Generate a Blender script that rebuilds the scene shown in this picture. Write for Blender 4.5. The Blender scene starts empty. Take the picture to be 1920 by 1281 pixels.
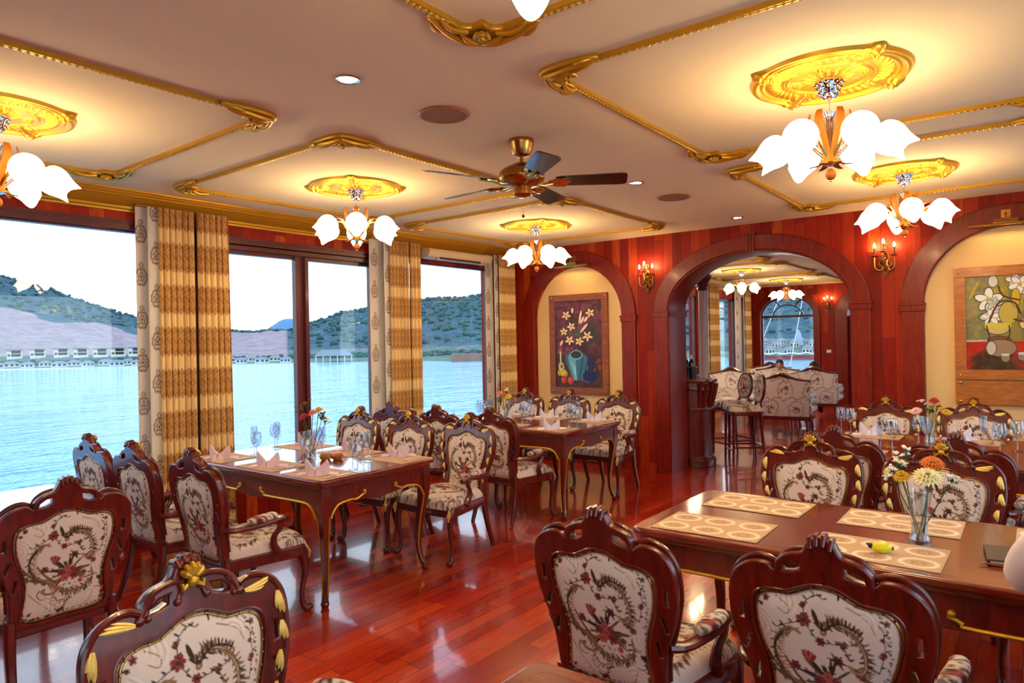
import bpy, math, random
import numpy as np
from mathutils import Vector, Matrix
random.seed(7)
PI = math.pi
scene = bpy.context.scene
COL = scene.collection

def lin(c):
    c = c / 255.0
    return c / 12.92 if c <= 0.04045 else ((c + 0.055) / 1.055) ** 2.4
def S(r, g, b): return (lin(r), lin(g), lin(b))

# ------------------------------------------------------------------ objects
def link(o, parent=None):
    COL.objects.link(o)
    if parent is not None: o.parent = parent
    return o
def tag(o, label=None, cat=None, group=None, kind=None):
    if label: o['label'] = label
    if cat: o['category'] = cat
    if group: o['group'] = group
    if kind: o['kind'] = kind
    return o
def thing(name, label, cat, loc=(0, 0, 0), rz=0.0, group=None):
    o = bpy.data.objects.new(name, None); o.empty_display_size = 0.1
    link(o); o.location = loc; o.rotation_euler = (0, 0, rz)
    return tag(o, label, cat, group)
KIDS = {}
def dup(o, loc=None, rz=None, label=None, parent=None):
    c = o.copy(); link(c, parent)
    if loc is not None: c.location = loc
    if rz is not None: c.rotation_euler = (0, 0, rz)
    if label: c['label'] = label
    for k in [x for x in o.children]:
        dup(k, parent=c)
    return c

# ------------------------------------------------------------------ mesh builder
class MB:
    def __init__(s): s.v = []; s.f = []; s.c = None
    def add(s, vs, fs, M=None):
        b = len(s.v)
        if M is not None: vs = [tuple(M @ Vector(v)) for v in vs]
        s.v += [tuple(v) for v in vs]
        s.f += [tuple(i + b for i in f) for f in fs]
        return s
    def box(s, x0, x1, y0, y1, z0, z1, M=None):
        v = [(x0,y0,z0),(x1,y0,z0),(x1,y1,z0),(x0,y1,z0),(x0,y0,z1),(x1,y0,z1),(x1,y1,z1),(x0,y1,z1)]
        f = [(0,3,2,1),(4,5,6,7),(0,1,5,4),(1,2,6,5),(2,3,7,6),(3,0,4,7)]
        return s.add(v, f, M)
    def lathe(s, prof, n=24, M=None, ang=2*PI, mod=None):
        v = []; f = []
        for r, z in prof:
            for i in range(n):
                a = ang * i / n
                rr, zz = (r, z) if mod is None else mod(r, z, a)
                v.append((rr*math.cos(a), rr*math.sin(a), zz))
        m = len(prof)
        for j in range(m-1):
            for i in range(n):
                a, b = j*n+i, j*n+(i+1) % n
                f.append((a, b, b+n, a+n))
        if prof[0][0] > 1e-5: f.append(tuple(reversed(range(n))))
        if prof[-1][0] > 1e-5: f.append(tuple(range((m-1)*n, m*n)))
        return s.add(v, f, M)
    def sphere(s, c, r, n=10, m=7, M=None):
        if not hasattr(r, '__len__'): r = (r, r, r)
        v = [(c[0], c[1], c[2]-r[2])]; f = []
        for j in range(1, m):
            p = PI*j/m
            for i in range(n):
                a = 2*PI*i/n
                v.append((c[0]+r[0]*math.sin(p)*math.cos(a), c[1]+r[1]*math.sin(p)*math.sin(a), c[2]-r[2]*math.cos(p)))
        v.append((c[0], c[1], c[2]+r[2])); L = len(v)-1
        for i in range(n):
            f.append((0, 1+(i+1) % n, 1+i)); b = 1+(m-2)*n
            f.append((L, b+i, b+(i+1) % n))
        for j in range(m-2):
            for i in range(n):
                a, b = 1+j*n+i, 1+j*n+(i+1) % n
                f.append((a, b, b+n, a+n))
        return s.add(v, f, M)
    def tube(s, pts, rad, n=8, M=None, sq=1.0, up=None, cap=True, rect=False):
        P = [Vector(p) for p in pts]; L = len(P)
        if not hasattr(rad, '__len__'): rad = [rad]*L
        v = []; f = []; prev = None
        for i in range(L):
            t = (P[min(i+1, L-1)] - P[max(i-1, 0)])
            t = t.normalized() if t.length > 1e-9 else Vector((0, 0, 1))
            if up is not None: a = Vector(up) - t*Vector(up).dot(t)
            elif prev is None:
                a = Vector((0, 0, 1)) if abs(t.z) < .9 else Vector((1, 0, 0)); a = a - t*a.dot(t)
            else: a = prev - t*prev.dot(t)
            if a.length < 1e-6: a = t.orthogonal()
            a.normalize(); prev = a; b = t.cross(a)
            r = rad[i]
            for k in range(n):
                q = 2*PI*(k+.5)/n
                ca, sa = math.cos(q), math.sin(q)
                if rect: ca = math.copysign(min(1, abs(ca)*1.41), ca); sa = math.copysign(min(1, abs(sa)*1.41), sa)
                v.append(tuple(P[i] + a*(ca*r) + b*(sa*r*sq)))
        for i in range(L-1):
            for k in range(n):
                a0, b0 = i*n+k, i*n+(k+1) % n
                f.append((a0, b0, b0+n, a0+n))
        if cap: f.append(tuple(reversed(range(n)))); f.append(tuple(range((L-1)*n, L*n)))
        return s.add(v, f, M)
    def grid(s, nu, nv, fn, M=None, close=False):
        v = [fn(i/(nu-1), j/(nv-1)) for j in range(nv) for i in range(nu)]
        f = [(j*nu+i, j*nu+i+1, (j+1)*nu+i+1, (j+1)*nu+i) for j in range(nv-1) for i in range(nu-1)]
        return s.add(v, f, M)
    def build(s, name, mat, parent=None, loc=(0,0,0), rz=0.0, smooth=35, kind=None):
        me = bpy.data.meshes.new(name)
        me.from_pydata(s.v, [], s.f); me.update()
        if smooth:
            me.shade_smooth(); me.set_sharp_from_angle(angle=math.radians(smooth))
        me.materials.append(mat)
        if s.c is not None:
            at = me.color_attributes.new('Col', 'FLOAT_COLOR', 'POINT')
            a = np.ones((len(s.v), 4), dtype=np.float32); a[:, :3] = s.c
            at.data.foreach_set('color', a.ravel())
        o = bpy.data.objects.new(name, me); link(o, parent)
        o.location = loc; o.rotation_euler = (0, 0, rz)
        if kind: o['kind'] = kind
        return o

def spl(pts, k=6):
    """Catmull-Rom through points (any dimension)"""
    P = [np.array(p, float) for p in pts]; out = []
    for i in range(len(P)-1):
        a = P[max(i-1, 0)]; b = P[i]; c = P[i+1]; d = P[min(i+2, len(P)-1)]
        for j in range(k):
            t = j/k
            out.append(tuple(.5*((2*b)+(c-a)*t+(2*a-5*b+4*c-d)*t*t+(3*b-a-3*c+d)*t**3)))
    out.append(tuple(P[-1])); return out

def shape2d(polys, ext, bevel=0.0, res=2):
    """filled 2D outlines with holes, extruded +-ext (bevelled); returns verts (x,y,z) and faces"""
    cu = bpy.data.curves.new('tmp', 'CURVE'); cu.dimensions = '2D'; cu.fill_mode = 'BOTH'
    cu.extrude = max(ext-bevel, 0); cu.bevel_depth = bevel; cu.bevel_resolution = res; cu.offset = -bevel
    for p in polys:
        sp = cu.splines.new('POLY'); sp.points.add(len(p)-1)
        for i, q in enumerate(p): sp.points[i].co = (q[0], q[1], 0, 1)
        sp.use_cyclic_u = True
    o = bpy.data.objects.new('tmp', cu); COL.objects.link(o)
    dg = bpy.context.evaluated_depsgraph_get(); me = bpy.data.meshes.new_from_object(o.evaluated_get(dg))
    n = len(me.vertices); v = np.zeros(n*3); me.vertices.foreach_get('co', v)
    fs = [tuple(p.vertices) for p in me.polygons]
    bpy.data.objects.remove(o); bpy.data.curves.remove(cu); bpy.data.meshes.remove(me)
    return v.reshape(-1, 3), fs
def XZ(vf, y=0.0):
    v, f = vf; return [(a[0], y-a[2], a[1]) for a in v], f
def arc(cx, cz, rx, rz, a0, a1, n=32):
    return [(cx+rx*math.cos(math.radians(a0+(a1-a0)*i/n)), cz+rz*math.sin(math.radians(a0+(a1-a0)*i/n))) for i in range(n+1)]

# ------------------------------------------------------------------ materials
def mat(name, base=(.8,.8,.8), rough=.5, metal=0, coat=0, spec=.5, emis=None, es=0, alpha=1, sheen=0, coatr=.08):
    m = bpy.data.materials.new(name); m.use_nodes = True
    b = m.node_tree.nodes['Principled BSDF']
    b.inputs['Base Color'].default_value = (*base, 1); b.inputs['Roughness'].default_value = rough
    b.inputs['Metallic'].default_value = metal; b.inputs['Coat Weight'].default_value = coat
    b.inputs['Coat Roughness'].default_value = coatr
    b.inputs['Specular IOR Level'].default_value = spec
    b.inputs['Sheen Weight'].default_value = sheen
    if emis: b.inputs['Emission Color'].default_value = (*emis, 1); b.inputs['Emission Strength'].default_value = es
    return m
def N(m, t, **k):
    n = m.node_tree.nodes.new(t)
    for a, b in k.items():
        if a in n.inputs.keys() if hasattr(n.inputs, 'keys') else False: n.inputs[a].default_value = b
        else: setattr(n, a, b)
    return n
def L(m, a, b): m.node_tree.links.new(a, b)
def ramp(m, fac, stops, interp='LINEAR'):
    r = m.node_tree.nodes.new('ShaderNodeValToRGB'); e = r.color_ramp.elements; r.color_ramp.interpolation = interp
    while len(e) > 1: e.remove(e[0])
    e[0].position = stops[0][0]; e[0].color = (*stops[0][1], 1)
    for p, c in stops[1:]:
        x = e.new(p); x.color = (*c, 1)
    L(m, fac, r.inputs[0]); return r.outputs[0]
def math_(m, op, a, b=None, c=None):
    n = m.node_tree.nodes.new('ShaderNodeMath'); n.operation = op
    for i, x in enumerate((a, b, c)):
        if x is None: continue
        if isinstance(x, (int, float)): n.inputs[i].default_value = x
        else: L(m, x, n.inputs[i])
    return n.outputs[0]
def bsdf(m): return m.node_tree.nodes['Principled BSDF']
def coords(m, kind='Object', scale=(1,1,1)):
    if kind == 'World': g = m.node_tree.nodes.new('ShaderNodeNewGeometry'); src = g.outputs['Position']
    else: g = m.node_tree.nodes.new('ShaderNodeTexCoord'); src = g.outputs[kind]
    mp = m.node_tree.nodes.new('ShaderNodeMapping'); mp.inputs['Scale'].default_value = scale
    L(m, src, mp.inputs[0]); return mp.outputs[0]
def noise(m, vec, scale, detail=4, rough=.5):
    n = m.node_tree.nodes.new('ShaderNodeTexNoise'); n.inputs['Scale'].default_value = scale
    n.inputs['Detail'].default_value = detail; n.inputs['Roughness'].default_value = rough
    L(m, vec, n.inputs['Vector']); return n.outputs['Fac']
def bump(m, h, strength=.2, dist=.01, b=None):
    n = m.node_tree.nodes.new('ShaderNodeBump'); n.inputs['Strength'].default_value = strength
    n.inputs['Distance'].default_value = dist; L(m, h, n.inputs['Height'])
    L(m, n.outputs[0], (b or bsdf(m)).inputs['Normal']); return n
def wood(name, stops, rough=.25, coat=.5, sc=(8, 8, 1.2), ns=6):
    m = mat(name, rough=rough, coat=coat)
    n = noise(m, coords(m, 'Object', sc), ns, 5, .6)
    L(m, ramp(m, n, stops), bsdf(m).inputs['Base Color']); return m

M = {}
M['wood'] = wood('carved mahogany', [(.3, S(66, 10, 4)), (.7, S(116, 26, 10))], .3, .4)
M['table'] = wood('table mahogany', [(.3, S(92, 18, 8)), (.7, S(134, 40, 16))], .22, .7, (1.2, 9, 9))
M['tabledark'] = M['wood']
M['frame'] = wood('window joinery', [(.3, S(70, 12, 16)), (.7, S(92, 20, 22))], .35, .2)
M['gold'] = mat('gilding', S(206, 156, 40), .42, .7)
M['leafgold'] = mat('gilt leaf', S(240, 200, 104), .4, .4)
M['brass'] = mat('antique brass', S(176, 120, 58), .28, 1)
M['polbrass'] = mat('polished brass', S(222, 180, 96), .2, 1)
M['plaster'] = mat('ceiling plaster', S(228, 204, 158), .9)
M['cream'] = mat('cream plaster', S(226, 190, 132), .85)
M['white'] = mat('white plastic', S(225, 220, 210), .5)
M['ac'] = mat('air conditioner plastic', S(200, 180, 150), .5)
M['acd'] = mat('vent shadow slot', S(60, 45, 30), .7)
M['black'] = mat('black', S(14, 12, 12), .4)
M['steel'] = mat('steel', S(200, 200, 205), .18, 1)
M['chrome'] = mat('chrome', S(225, 222, 225), .08, 1)
M['amber'] = wood('amber lamp wood', [(.3, S(136, 74, 12)), (.7, S(160, 92, 22))], .6, 0); bsdf(M['amber']).inputs['Specular IOR Level'].default_value = .15
M['napkin'] = mat('pink linen napkin', S(222, 190, 196), .8)
M['napkinw'] = mat('lilac white linen napkin', S(222, 214, 226), .8)
M['shade'] = mat('lit glass shade', S(255, 250, 235), .4, emis=(1, .76, .45), es=14)
M['bulb'] = mat('lit bulb', S(255, 240, 215), .4, emis=(1, .76, .44), es=430)
M['flame'] = mat('lit candle bulb', S(255, 240, 220), .4, emis=(1, .70, .34), es=200)
M['tube'] = mat('lit picture lamp', S(255, 240, 200), .4, emis=(1, .74, .30), es=70)
M['spot'] = mat('lit downlight', S(255, 240, 220), .4, emis=(1, .85, .62), es=30)
M['candle'] = mat('candle tube', S(120, 60, 30), .5)
M['skin'] = mat('skin', S(196, 140, 110), .55)
M['hair'] = mat('black hair', S(18, 14, 14), .5)
M['shirt'] = mat('white shirt', S(232, 222, 226), .85)
M['tshirt'] = mat('pale shirt', S(190, 180, 186), .85)
M['trouser'] = mat('dark trousers', S(30, 30, 40), .85)
M['sofacloth'] = mat('pale brocade', S(206, 196, 190), .85)
M['grille'] = mat('tan speaker cloth', S(146, 98, 58), .9)
M['green'] = mat('leaf green', S(74, 112, 48), .6)
M['dgreen'] = mat('dark stem green', S(52, 70, 40), .6)
M['leather'] = mat('dark leather', S(40, 30, 26), .45)
M['yellow'] = mat('yellow plastic', S(226, 220, 30), .35)
for nm, c in dict(pred=(186, 30, 34), pyel=(232, 184, 40), ppink=(236, 130, 120), pcream=(240, 232, 170), porange=(226, 120, 30), pwhite=(236, 236, 220), pbud=(110, 90, 50), ppale=(240, 190, 190)).items():
    M[nm] = mat('petal ' + nm[1:], S(*c), .7)

def vcol(name, rough=.85, bumpscale=None, bs=.15, spec=.3):
    m = mat(name, rough=rough, spec=spec)
    a = m.node_tree.nodes.new('ShaderNodeAttribute'); a.attribute_name = 'Col'
    L(m, a.outputs['Color'], bsdf(m).inputs['Base Color'])
    if bumpscale: bump(m, noise(m, coords(m), bumpscale, 3), bs, .002)
    return m
M['tapestry'] = vcol('woven tapestry', .85, 420, .35)
M['curtain'] = vcol('curtain damask', .9, 300, .2)
M['paint'] = vcol('oil paint', .45, 90, .5)
M['mat'] = mat('woven straw placemat', S(206, 160, 112), .85)
M['matlace'] = vcol('printed placemat', .85, 500, .3)
_m = M['mat']; w = _m.node_tree.nodes.new('ShaderNodeTexWave'); w.inputs['Scale'].default_value = 60; L(_m, coords(_m), w.inputs['Vector'])
L(_m, ramp(_m, w.outputs['Fac'], [(0, S(150, 108, 84)), (1, S(212, 178, 140))]), bsdf(_m).inputs['Base Color'])

# planked wall: each vertical board its own tone
def planks(name, axis, w, length, stops, rough, coat, grain=(18, 18, 1.6), gap=.03):
    m = mat(name, rough=rough, coat=coat, coatr=.05, spec=.5 if axis == 'floor' else .18)
    g = m.node_tree.nodes.new('ShaderNodeNewGeometry'); sep = m.node_tree.nodes.new('ShaderNodeSeparateXYZ')
    L(m, g.outputs['Position'], sep.inputs[0])
    if axis == 'wall': a = math_(m, 'ADD', sep.outputs['X'], sep.outputs['Y']); b = sep.outputs['Z']
    else: a = sep.outputs['X']; b = sep.outputs['Y']
    u = math_(m, 'DIVIDE', a, w); col = math_(m, 'FLOOR', u)
    wn = m.node_tree.nodes.new('ShaderNodeTexWhiteNoise'); wn.noise_dimensions = '1D'; L(m, col, wn.inputs['W'])
    r = math_(m, 'ADD', math_(m, 'DIVIDE', b, length), math_(m, 'MULTIPLY', wn.outputs['Value'], 7.0))
    row = math_(m, 'FLOOR', r)
    cb = m.node_tree.nodes.new('ShaderNodeCombineXYZ'); L(m, col, cb.inputs[0]); L(m, row, cb.inputs[1])
    w2 = m.node_tree.nodes.new('ShaderNodeTexWhiteNoise'); w2.noise_dimensions = '2D'; L(m, cb.outputs[0], w2.inputs['Vector'])
    mp = m.node_tree.nodes.new('ShaderNodeMapping'); mp.inputs['Scale'].default_value = grain; L(m, g.outputs['Position'], mp.inputs[0])
    off = m.node_tree.nodes.new('ShaderNodeVectorMath'); off.operation = 'ADD'
    L(m, mp.outputs[0], off.inputs[0]); L(m, w2.outputs['Color'], off.inputs[1])
    nz = noise(m, off.outputs[0], 2.2, 5, .6)
    tone = math_(m, 'ADD', math_(m, 'MULTIPLY', w2.outputs['Value'], .56), math_(m, 'MULTIPLY', nz, .5))
    c = ramp(m, tone, stops)
    fu = math_(m, 'FRACT', u); e1 = math_(m, 'LESS_THAN', fu, gap)
    fr = math_(m, 'FRACT', r); e2 = math_(m, 'LESS_THAN', fr, gap*w/length)
    e = math_(m, 'MAXIMUM', e1, e2)
    mx = m.node_tree.nodes.new('ShaderNodeMix'); mx.data_type = 'RGBA'; mx.inputs['B'].default_value = (.05, .008, .003, 1)
    L(m, e, mx.inputs['Factor']); L(m, c, mx.inputs['A']); L(m, mx.outputs['Result'], bsdf(m).inputs['Base Color'])
    bump(m, math_(m, 'SUBTRACT', math_(m, 'MULTIPLY', nz, .25), e), .12, .002)
    return m
M['wall'] = planks('panelled wall', 'wall', .115, 1.35, [(.1, S(96, 12, 3)), (.45, S(138, 24, 6)), (.72, S(160, 44, 12)), (.95, S(194, 92, 32))], .5, 0)
M['floor'] = planks('jatoba floor', 'floor', .09, .9, [(.05, S(118, 14, 3)), (.5, S(168, 32, 6)), (.95, S(206, 74, 20))], .2, .6, (22, 2.2, 22), .035)
M['arch'] = wood('arch casing', [(.3, S(104, 14, 3)), (.7, S(134, 32, 9))], .38, .06); bsdf(M['arch']).inputs['Specular IOR Level'].default_value = .3
M['pframe'] = wood('picture frame wood', [(.3, S(112, 52, 22)), (.7, S(160, 84, 36))], .5, .1, (2, 2, 9))
M['pframe2'] = wood('pale picture frame wood', [(.3, S(150, 80, 22)), (.7, S(186, 112, 38))], .5, .1, (2, 2, 9))

# real thin glass: clear with fresnel reflection
def glass(name, tint=(1, 1, 1), ior=1.45, rough=0.0, body=0.0):
    m = bpy.data.materials.new(name); m.use_nodes = True; nt = m.node_tree; nt.nodes.clear()
    out = nt.nodes.new('ShaderNodeOutputMaterial'); mix = nt.nodes.new('ShaderNodeMixShader')
    tr = nt.nodes.new('ShaderNodeBsdfTransparent'); tr.inputs[0].default_value = (*tint, 1)
    gl = nt.nodes.new('ShaderNodeBsdfGlossy'); gl.inputs['Roughness'].default_value = rough
    g = nt.nodes.new('ShaderNodeNewGeometry'); d = nt.nodes.new('ShaderNodeVectorMath'); d.operation = 'DOT_PRODUCT'
    nt.links.new(g.outputs['Incoming'], d.inputs[0]); nt.links.new(g.outputs['Normal'], d.inputs[1])
    c = math_(m, 'SUBTRACT', 1.0, math_(m, 'ABSOLUTE', d.outputs['Value'])); r0 = ((ior-1)/(ior+1))**2   # Schlick reflectance, the same from both faces
    f = math_(m, 'ADD', math_(m, 'MULTIPLY', math_(m, 'POWER', c, 5.0), 1-r0), r0+body)
    L(m, f, mix.inputs[0]); L(m, tr.outputs[0], mix.inputs[1]); L(m, gl.outputs[0], mix.inputs[2]); L(m, mix.outputs[0], out.inputs[0])
    return m
M['pane'] = glass('window glass', (1, 1, 1), 1.5)
M['glass'] = glass('drinking glass', (.84, .88, .93), 1.6, 0.02, .16)

# ------------------------------------------------------------------ raster painter (for woven / printed / painted vertex colours)
class Ras:
    def __init__(s, x0, x1, y0, y1, res, bg):
        s.x0, s.y0, s.r = x0, y0, res
        s.w = int((x1-x0)/res)+1; s.h = int((y1-y0)/res)+1
        s.a = np.ones((s.h, s.w, 3))*np.array(S(*bg))
    def dot(s, x, y, r, c, al=1.0, ry=None, ang=0.0):
        ry = ry or r; R = max(r, ry)+s.r
        i0 = max(0, int((x-R-s.x0)/s.r)); i1 = min(s.w, int((x+R-s.x0)/s.r)+2)
        j0 = max(0, int((y-R-s.y0)/s.r)); j1 = min(s.h, int((y+R-s.y0)/s.r)+2)
        if i1 <= i0 or j1 <= j0: return
        X = s.x0+np.arange(i0, i1)*s.r-x; Y = (s.y0+np.arange(j0, j1)*s.r-y)[:, None]
        ca, sa = math.cos(ang), math.sin(ang)
        d = np.sqrt(((X*ca+Y*sa)/r)**2+((-X*sa+Y*ca)/ry)**2)
        k = np.clip((1-d)*min(r, ry)/s.r+.5, 0, 1)*al
        s.a[j0:j1, i0:i1] += (np.array(S(*c))-s.a[j0:j1, i0:i1])*k[..., None]
    def stroke(s, pts, w0, w1, c, al=1.0, k=8):
        P = spl(pts, k); n = len(P)
        for i, p in enumerate(P):
            t = i/(n-1); w = w0+(w1-w0)*t
            s.dot(p[0], p[1], max(w, s.r*.6), c, al)
            if i < n-1:
                q = P[i+1]; m = int(math.hypot(q[0]-p[0], q[1]-p[1])/max(w, s.r))+1
                for j in range(1, m): s.dot(p[0]+(q[0]-p[0])*j/m, p[1]+(q[1]-p[1])*j/m, max(w, s.r*.6), c, al)
    def leaf(s, x, y, ang, ln, wd, c, al=1.0):
        s.dot(x+math.cos(ang)*ln/2, y+math.sin(ang)*ln/2, ln/2, c, al, wd, ang)
    def flower(s, x, y, r, c1, c2, n=6, ph=0):
        for i in range(n):
            a = ph+2*PI*i/n
            s.dot(x+math.cos(a)*r*.6, y+math.sin(a)*r*.6, r*.46, c1, 1, r*.34, a)
            s.dot(x+math.cos(a+.3)*r*.45, y+math.sin(a+.3)*r*.45, r*.2, c2, .8, r*.12, a)
        s.dot(x, y, r*.25, c2)
    def rect(s, x0, x1, y0, y1, c, al=1.0):
        i0 = max(0, int((x0-s.x0)/s.r)); i1 = int((x1-s.x0)/s.r)+1; j0 = max(0, int((y0-s.y0)/s.r)); j1 = int((y1-s.y0)/s.r)+1
        s.a[j0:j1, i0:i1] += (np.array(S(*c))-s.a[j0:j1, i0:i1])*al
    def sample(s, X, Y):
        u = np.clip((np.asarray(X)-s.x0)/s.r, 0, s.w-1.001); v = np.clip((np.asarray(Y)-s.y0)/s.r, 0, s.h-1.001)
        i = u.astype(int); j = v.astype(int); fu = (u-i)[..., None]; fv = (v-j)[..., None]
        a = s.a
        return (a[j, i]*(1-fu)+a[j, i+1]*fu)*(1-fv)+(a[j+1, i]*(1-fu)+a[j+1, i+1]*fu)*fv
# ------------------------------------------------------------------ tapestry motif, drawn as seen from outside the panel
CR=(216,197,184); CD=(188,164,146); BR=(122,84,50); DK=(58,38,26); TN=(150,112,74); RD=(134,46,48); RD2=(176,88,78); GR=(84,74,44); WH=(232,220,210)
def amap(px, py):
    """photo proportions of the motif -> panel x (m), z (m)"""
    A = np.array([[1240., -125.], [-270., 1290.]]); d = np.linalg.solve(A, np.array([px-470., py-225.]))
    return (float(d[0]), .885-float(d[1]))
def motif(R, T, k=1.0):
    def st(p, a, b, c, al=1.0): R.stroke([T(*q) for q in p], a*k, b*k, c, al, 6)
    def lf(x, y, dx, dy, w, c):
        a = T(x, y); b = T(x+dx, y+dy); R.leaf(a[0], a[1], math.atan2(b[1]-a[1], b[0]-a[0]), math.hypot(b[0]-a[0], b[1]-a[1]), w*k, c)
    def fl(x, y, r, c1=RD, c2=DK, n=6, ph=0):
        a = T(x, y); R.flower(a[0], a[1], r*k, c1, c2, n, ph)
    # embossed pale scrolls in the corners
    rs = random.Random(3)
    for (x, y, a0, a1) in ((215, 470, -1.2, 1.0), (590, 300, -2.2, .2), (300, 800, -1.4, 1.6), (560, 760, -2.6, -.6), (290, 330, -1.0, .7), (630, 560, 1.2, 3.6)):
        for j in range(7):
            r = 18+10*j
            st([(x+r*math.cos(a0+(a1-a0)*t), y+r*math.sin(a0+(a1-a0)*t)) for t in (0, .33, .66, 1)], .0013, .0009, CD if j % 2 else WH, .8)
    # big right scroll with feathered edge
    C1 = [(450,400),(458,372),(480,354),(520,346),(558,372),(577,420),(575,465),(560,498),(535,506),(522,492)]
    st(C1, .0095, .005, BR); st(C1, .0066, .0032, TN); st(C1, .0014, .0008, CR, .5); st([(x+5, y+5) for x, y in C1[2:8]], .0012, .001, DK)
    for q, (x, y) in enumerate(spl(C1[2:9], 4)):
        dx, dy = x-515, y-435; l = math.hypot(dx, dy); lf(x+dx/l*6, y+dy/l*6, dx/l*22+rs.uniform(-5, 5), dy/l*22-6, .0024, DK if q % 2 else BR)
    P1 = [(430,372),(452,388),(480,360),(505,342),(540,340),(572,352)]
    st(P1, .006, .003, DK)
    for q, (x, y) in enumerate(spl(P1, 3)): lf(x, y, -8+q*1.2, -34+q, .0034, DK if q % 2 else BR)
    lf(438, 375, -14, -52, .006, DK)
    # left scroll
    C2 = [(368,438),(335,432),(300,462),(272,510),(266,560),(283,608),(318,640),(352,660),(376,694),(364,716),(328,722),(310,706),(322,696)]
    st(C2, .0042, .006, BR); st(C2, .0022, .0034, TN)
    for (x, y) in spl(C2[1:6], 4): lf(x, y, -6, 30, .0028, DK); lf(x+10, y, 26, -12, .0022, TN)
    for (a, b, c) in (((214,586),(240,628),(300,648)), ((226,560),(262,612),(330,660)), ((300,560),(330,610),(372,650))): st([a, b, c], .0035, .0055, BR); st([a, b, c], .0015, .0028, GR)
    # lower scroll
    C3 = [(562,575),(560,632),(520,680),(458,706),(402,702),(372,668),(340,640)]
    st(C3, .0036, .0075, BR); st(C3, .0018, .0046, TN)
    for (x, y) in spl(C3[1:5], 5): lf(x, y, rs.uniform(-4, 12), 34, .003, rs.choice((DK, BR, GR)))
    C4 = [(388,705),(352,740),(350,782),(388,806),(428,782)]
    st(C4, .0028, .0028, BR); st(C4, .0013, .0013, CR)
    for i in range(9): a = PI*.9+i*.22; x, y = 455+42*math.cos(a), 815+62*math.sin(a); lf(x, y, 9*math.cos(a), 9*math.sin(a), .004, DK if i % 2 else BR)
    # bouquet
    for i in range(26):
        a = rs.uniform(0, 2*PI); r = rs.uniform(36, 92); x, y = 448+r*.3*math.cos(a), 590+r*.3*math.sin(a)
        lf(x, y, r*math.cos(a), r*.85*math.sin(a), .0042, rs.choice((DK, GR, DK, BR)))
    fl(445, 596, .030, RD, DK, 7); fl(425, 628, .019, RD2, RD, 6); fl(472, 612, .019, RD, DK, 6); fl(408, 600, .014, RD, DK); fl(440, 570, .015, RD2, RD); fl(445, 598, .013, RD2, DK, 5)
    for a in (-.9, -.45, 0, .45, .9): lf(388, 538, 30*math.sin(a), -44*math.cos(a*.7), .0062, RD if abs(a) != .45 else RD2)
    st([(388,540),(405,570),(430,590)], .002, .002, GR)
    fl(332, 578, .016, RD, DK); fl(482, 492, .016, RD, DK, 5, .4)
    for a in range(6): lf(482, 492, 34*math.cos(a*1.05), 30*math.sin(a*1.05), .003, DK)
    st([(332,580),(370,590),(410,600)], .0016, .0016, DK)
    # garland and sprigs
    fl(388, 380, .021, RD, DK, 7); fl(436, 440, .014, RD, DK); fl(508, 420, .010, RD, DK); fl(394, 320, .009, RD, DK); fl(560, 520, .008, RD, DK)
    for path in (((392,372),(398,315),(440,268),(466,272)), ((376,390),(330,420),(284,452)), ((398,400),(432,442),(470,432),(512,418),(548,400)), ((508,420),(520,450),(530,470)), ((646,300),(642,380),(612,475))):
        st(path, .0014, .0012, DK)
        for q, (x, y) in enumerate(spl(path, 3)):
            lf(x, y, 14 if q % 2 else -14, -10, .0028, DK if q % 3 else BR)
    fl(636, 396, .010, RD, DK); fl(640, 340, .007, RD, DK)
    fl(575, 530, .013, BR, DK, 7); fl(230, 665, .014, BR, DK, 8)
    for (x, y) in ((230,345),(205,372),(262,352),(240,385),(178,520),(170,570),(240,840),(262,868),(225,868),(384,826),(400,815),(300,880),(330,858),(610,730),(600,760),(616,690),(600,640),(660,275),(520,232),(420,238),(355,268)):
        fl(x, y, rs.uniform(.007, .012), rs.choice((BR, RD, DK)), DK, 5, rs.uniform(0, 1))
        lf(x, y, rs.uniform(-30, 30), rs.uniform(-30, 30), .003, DK)

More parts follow.
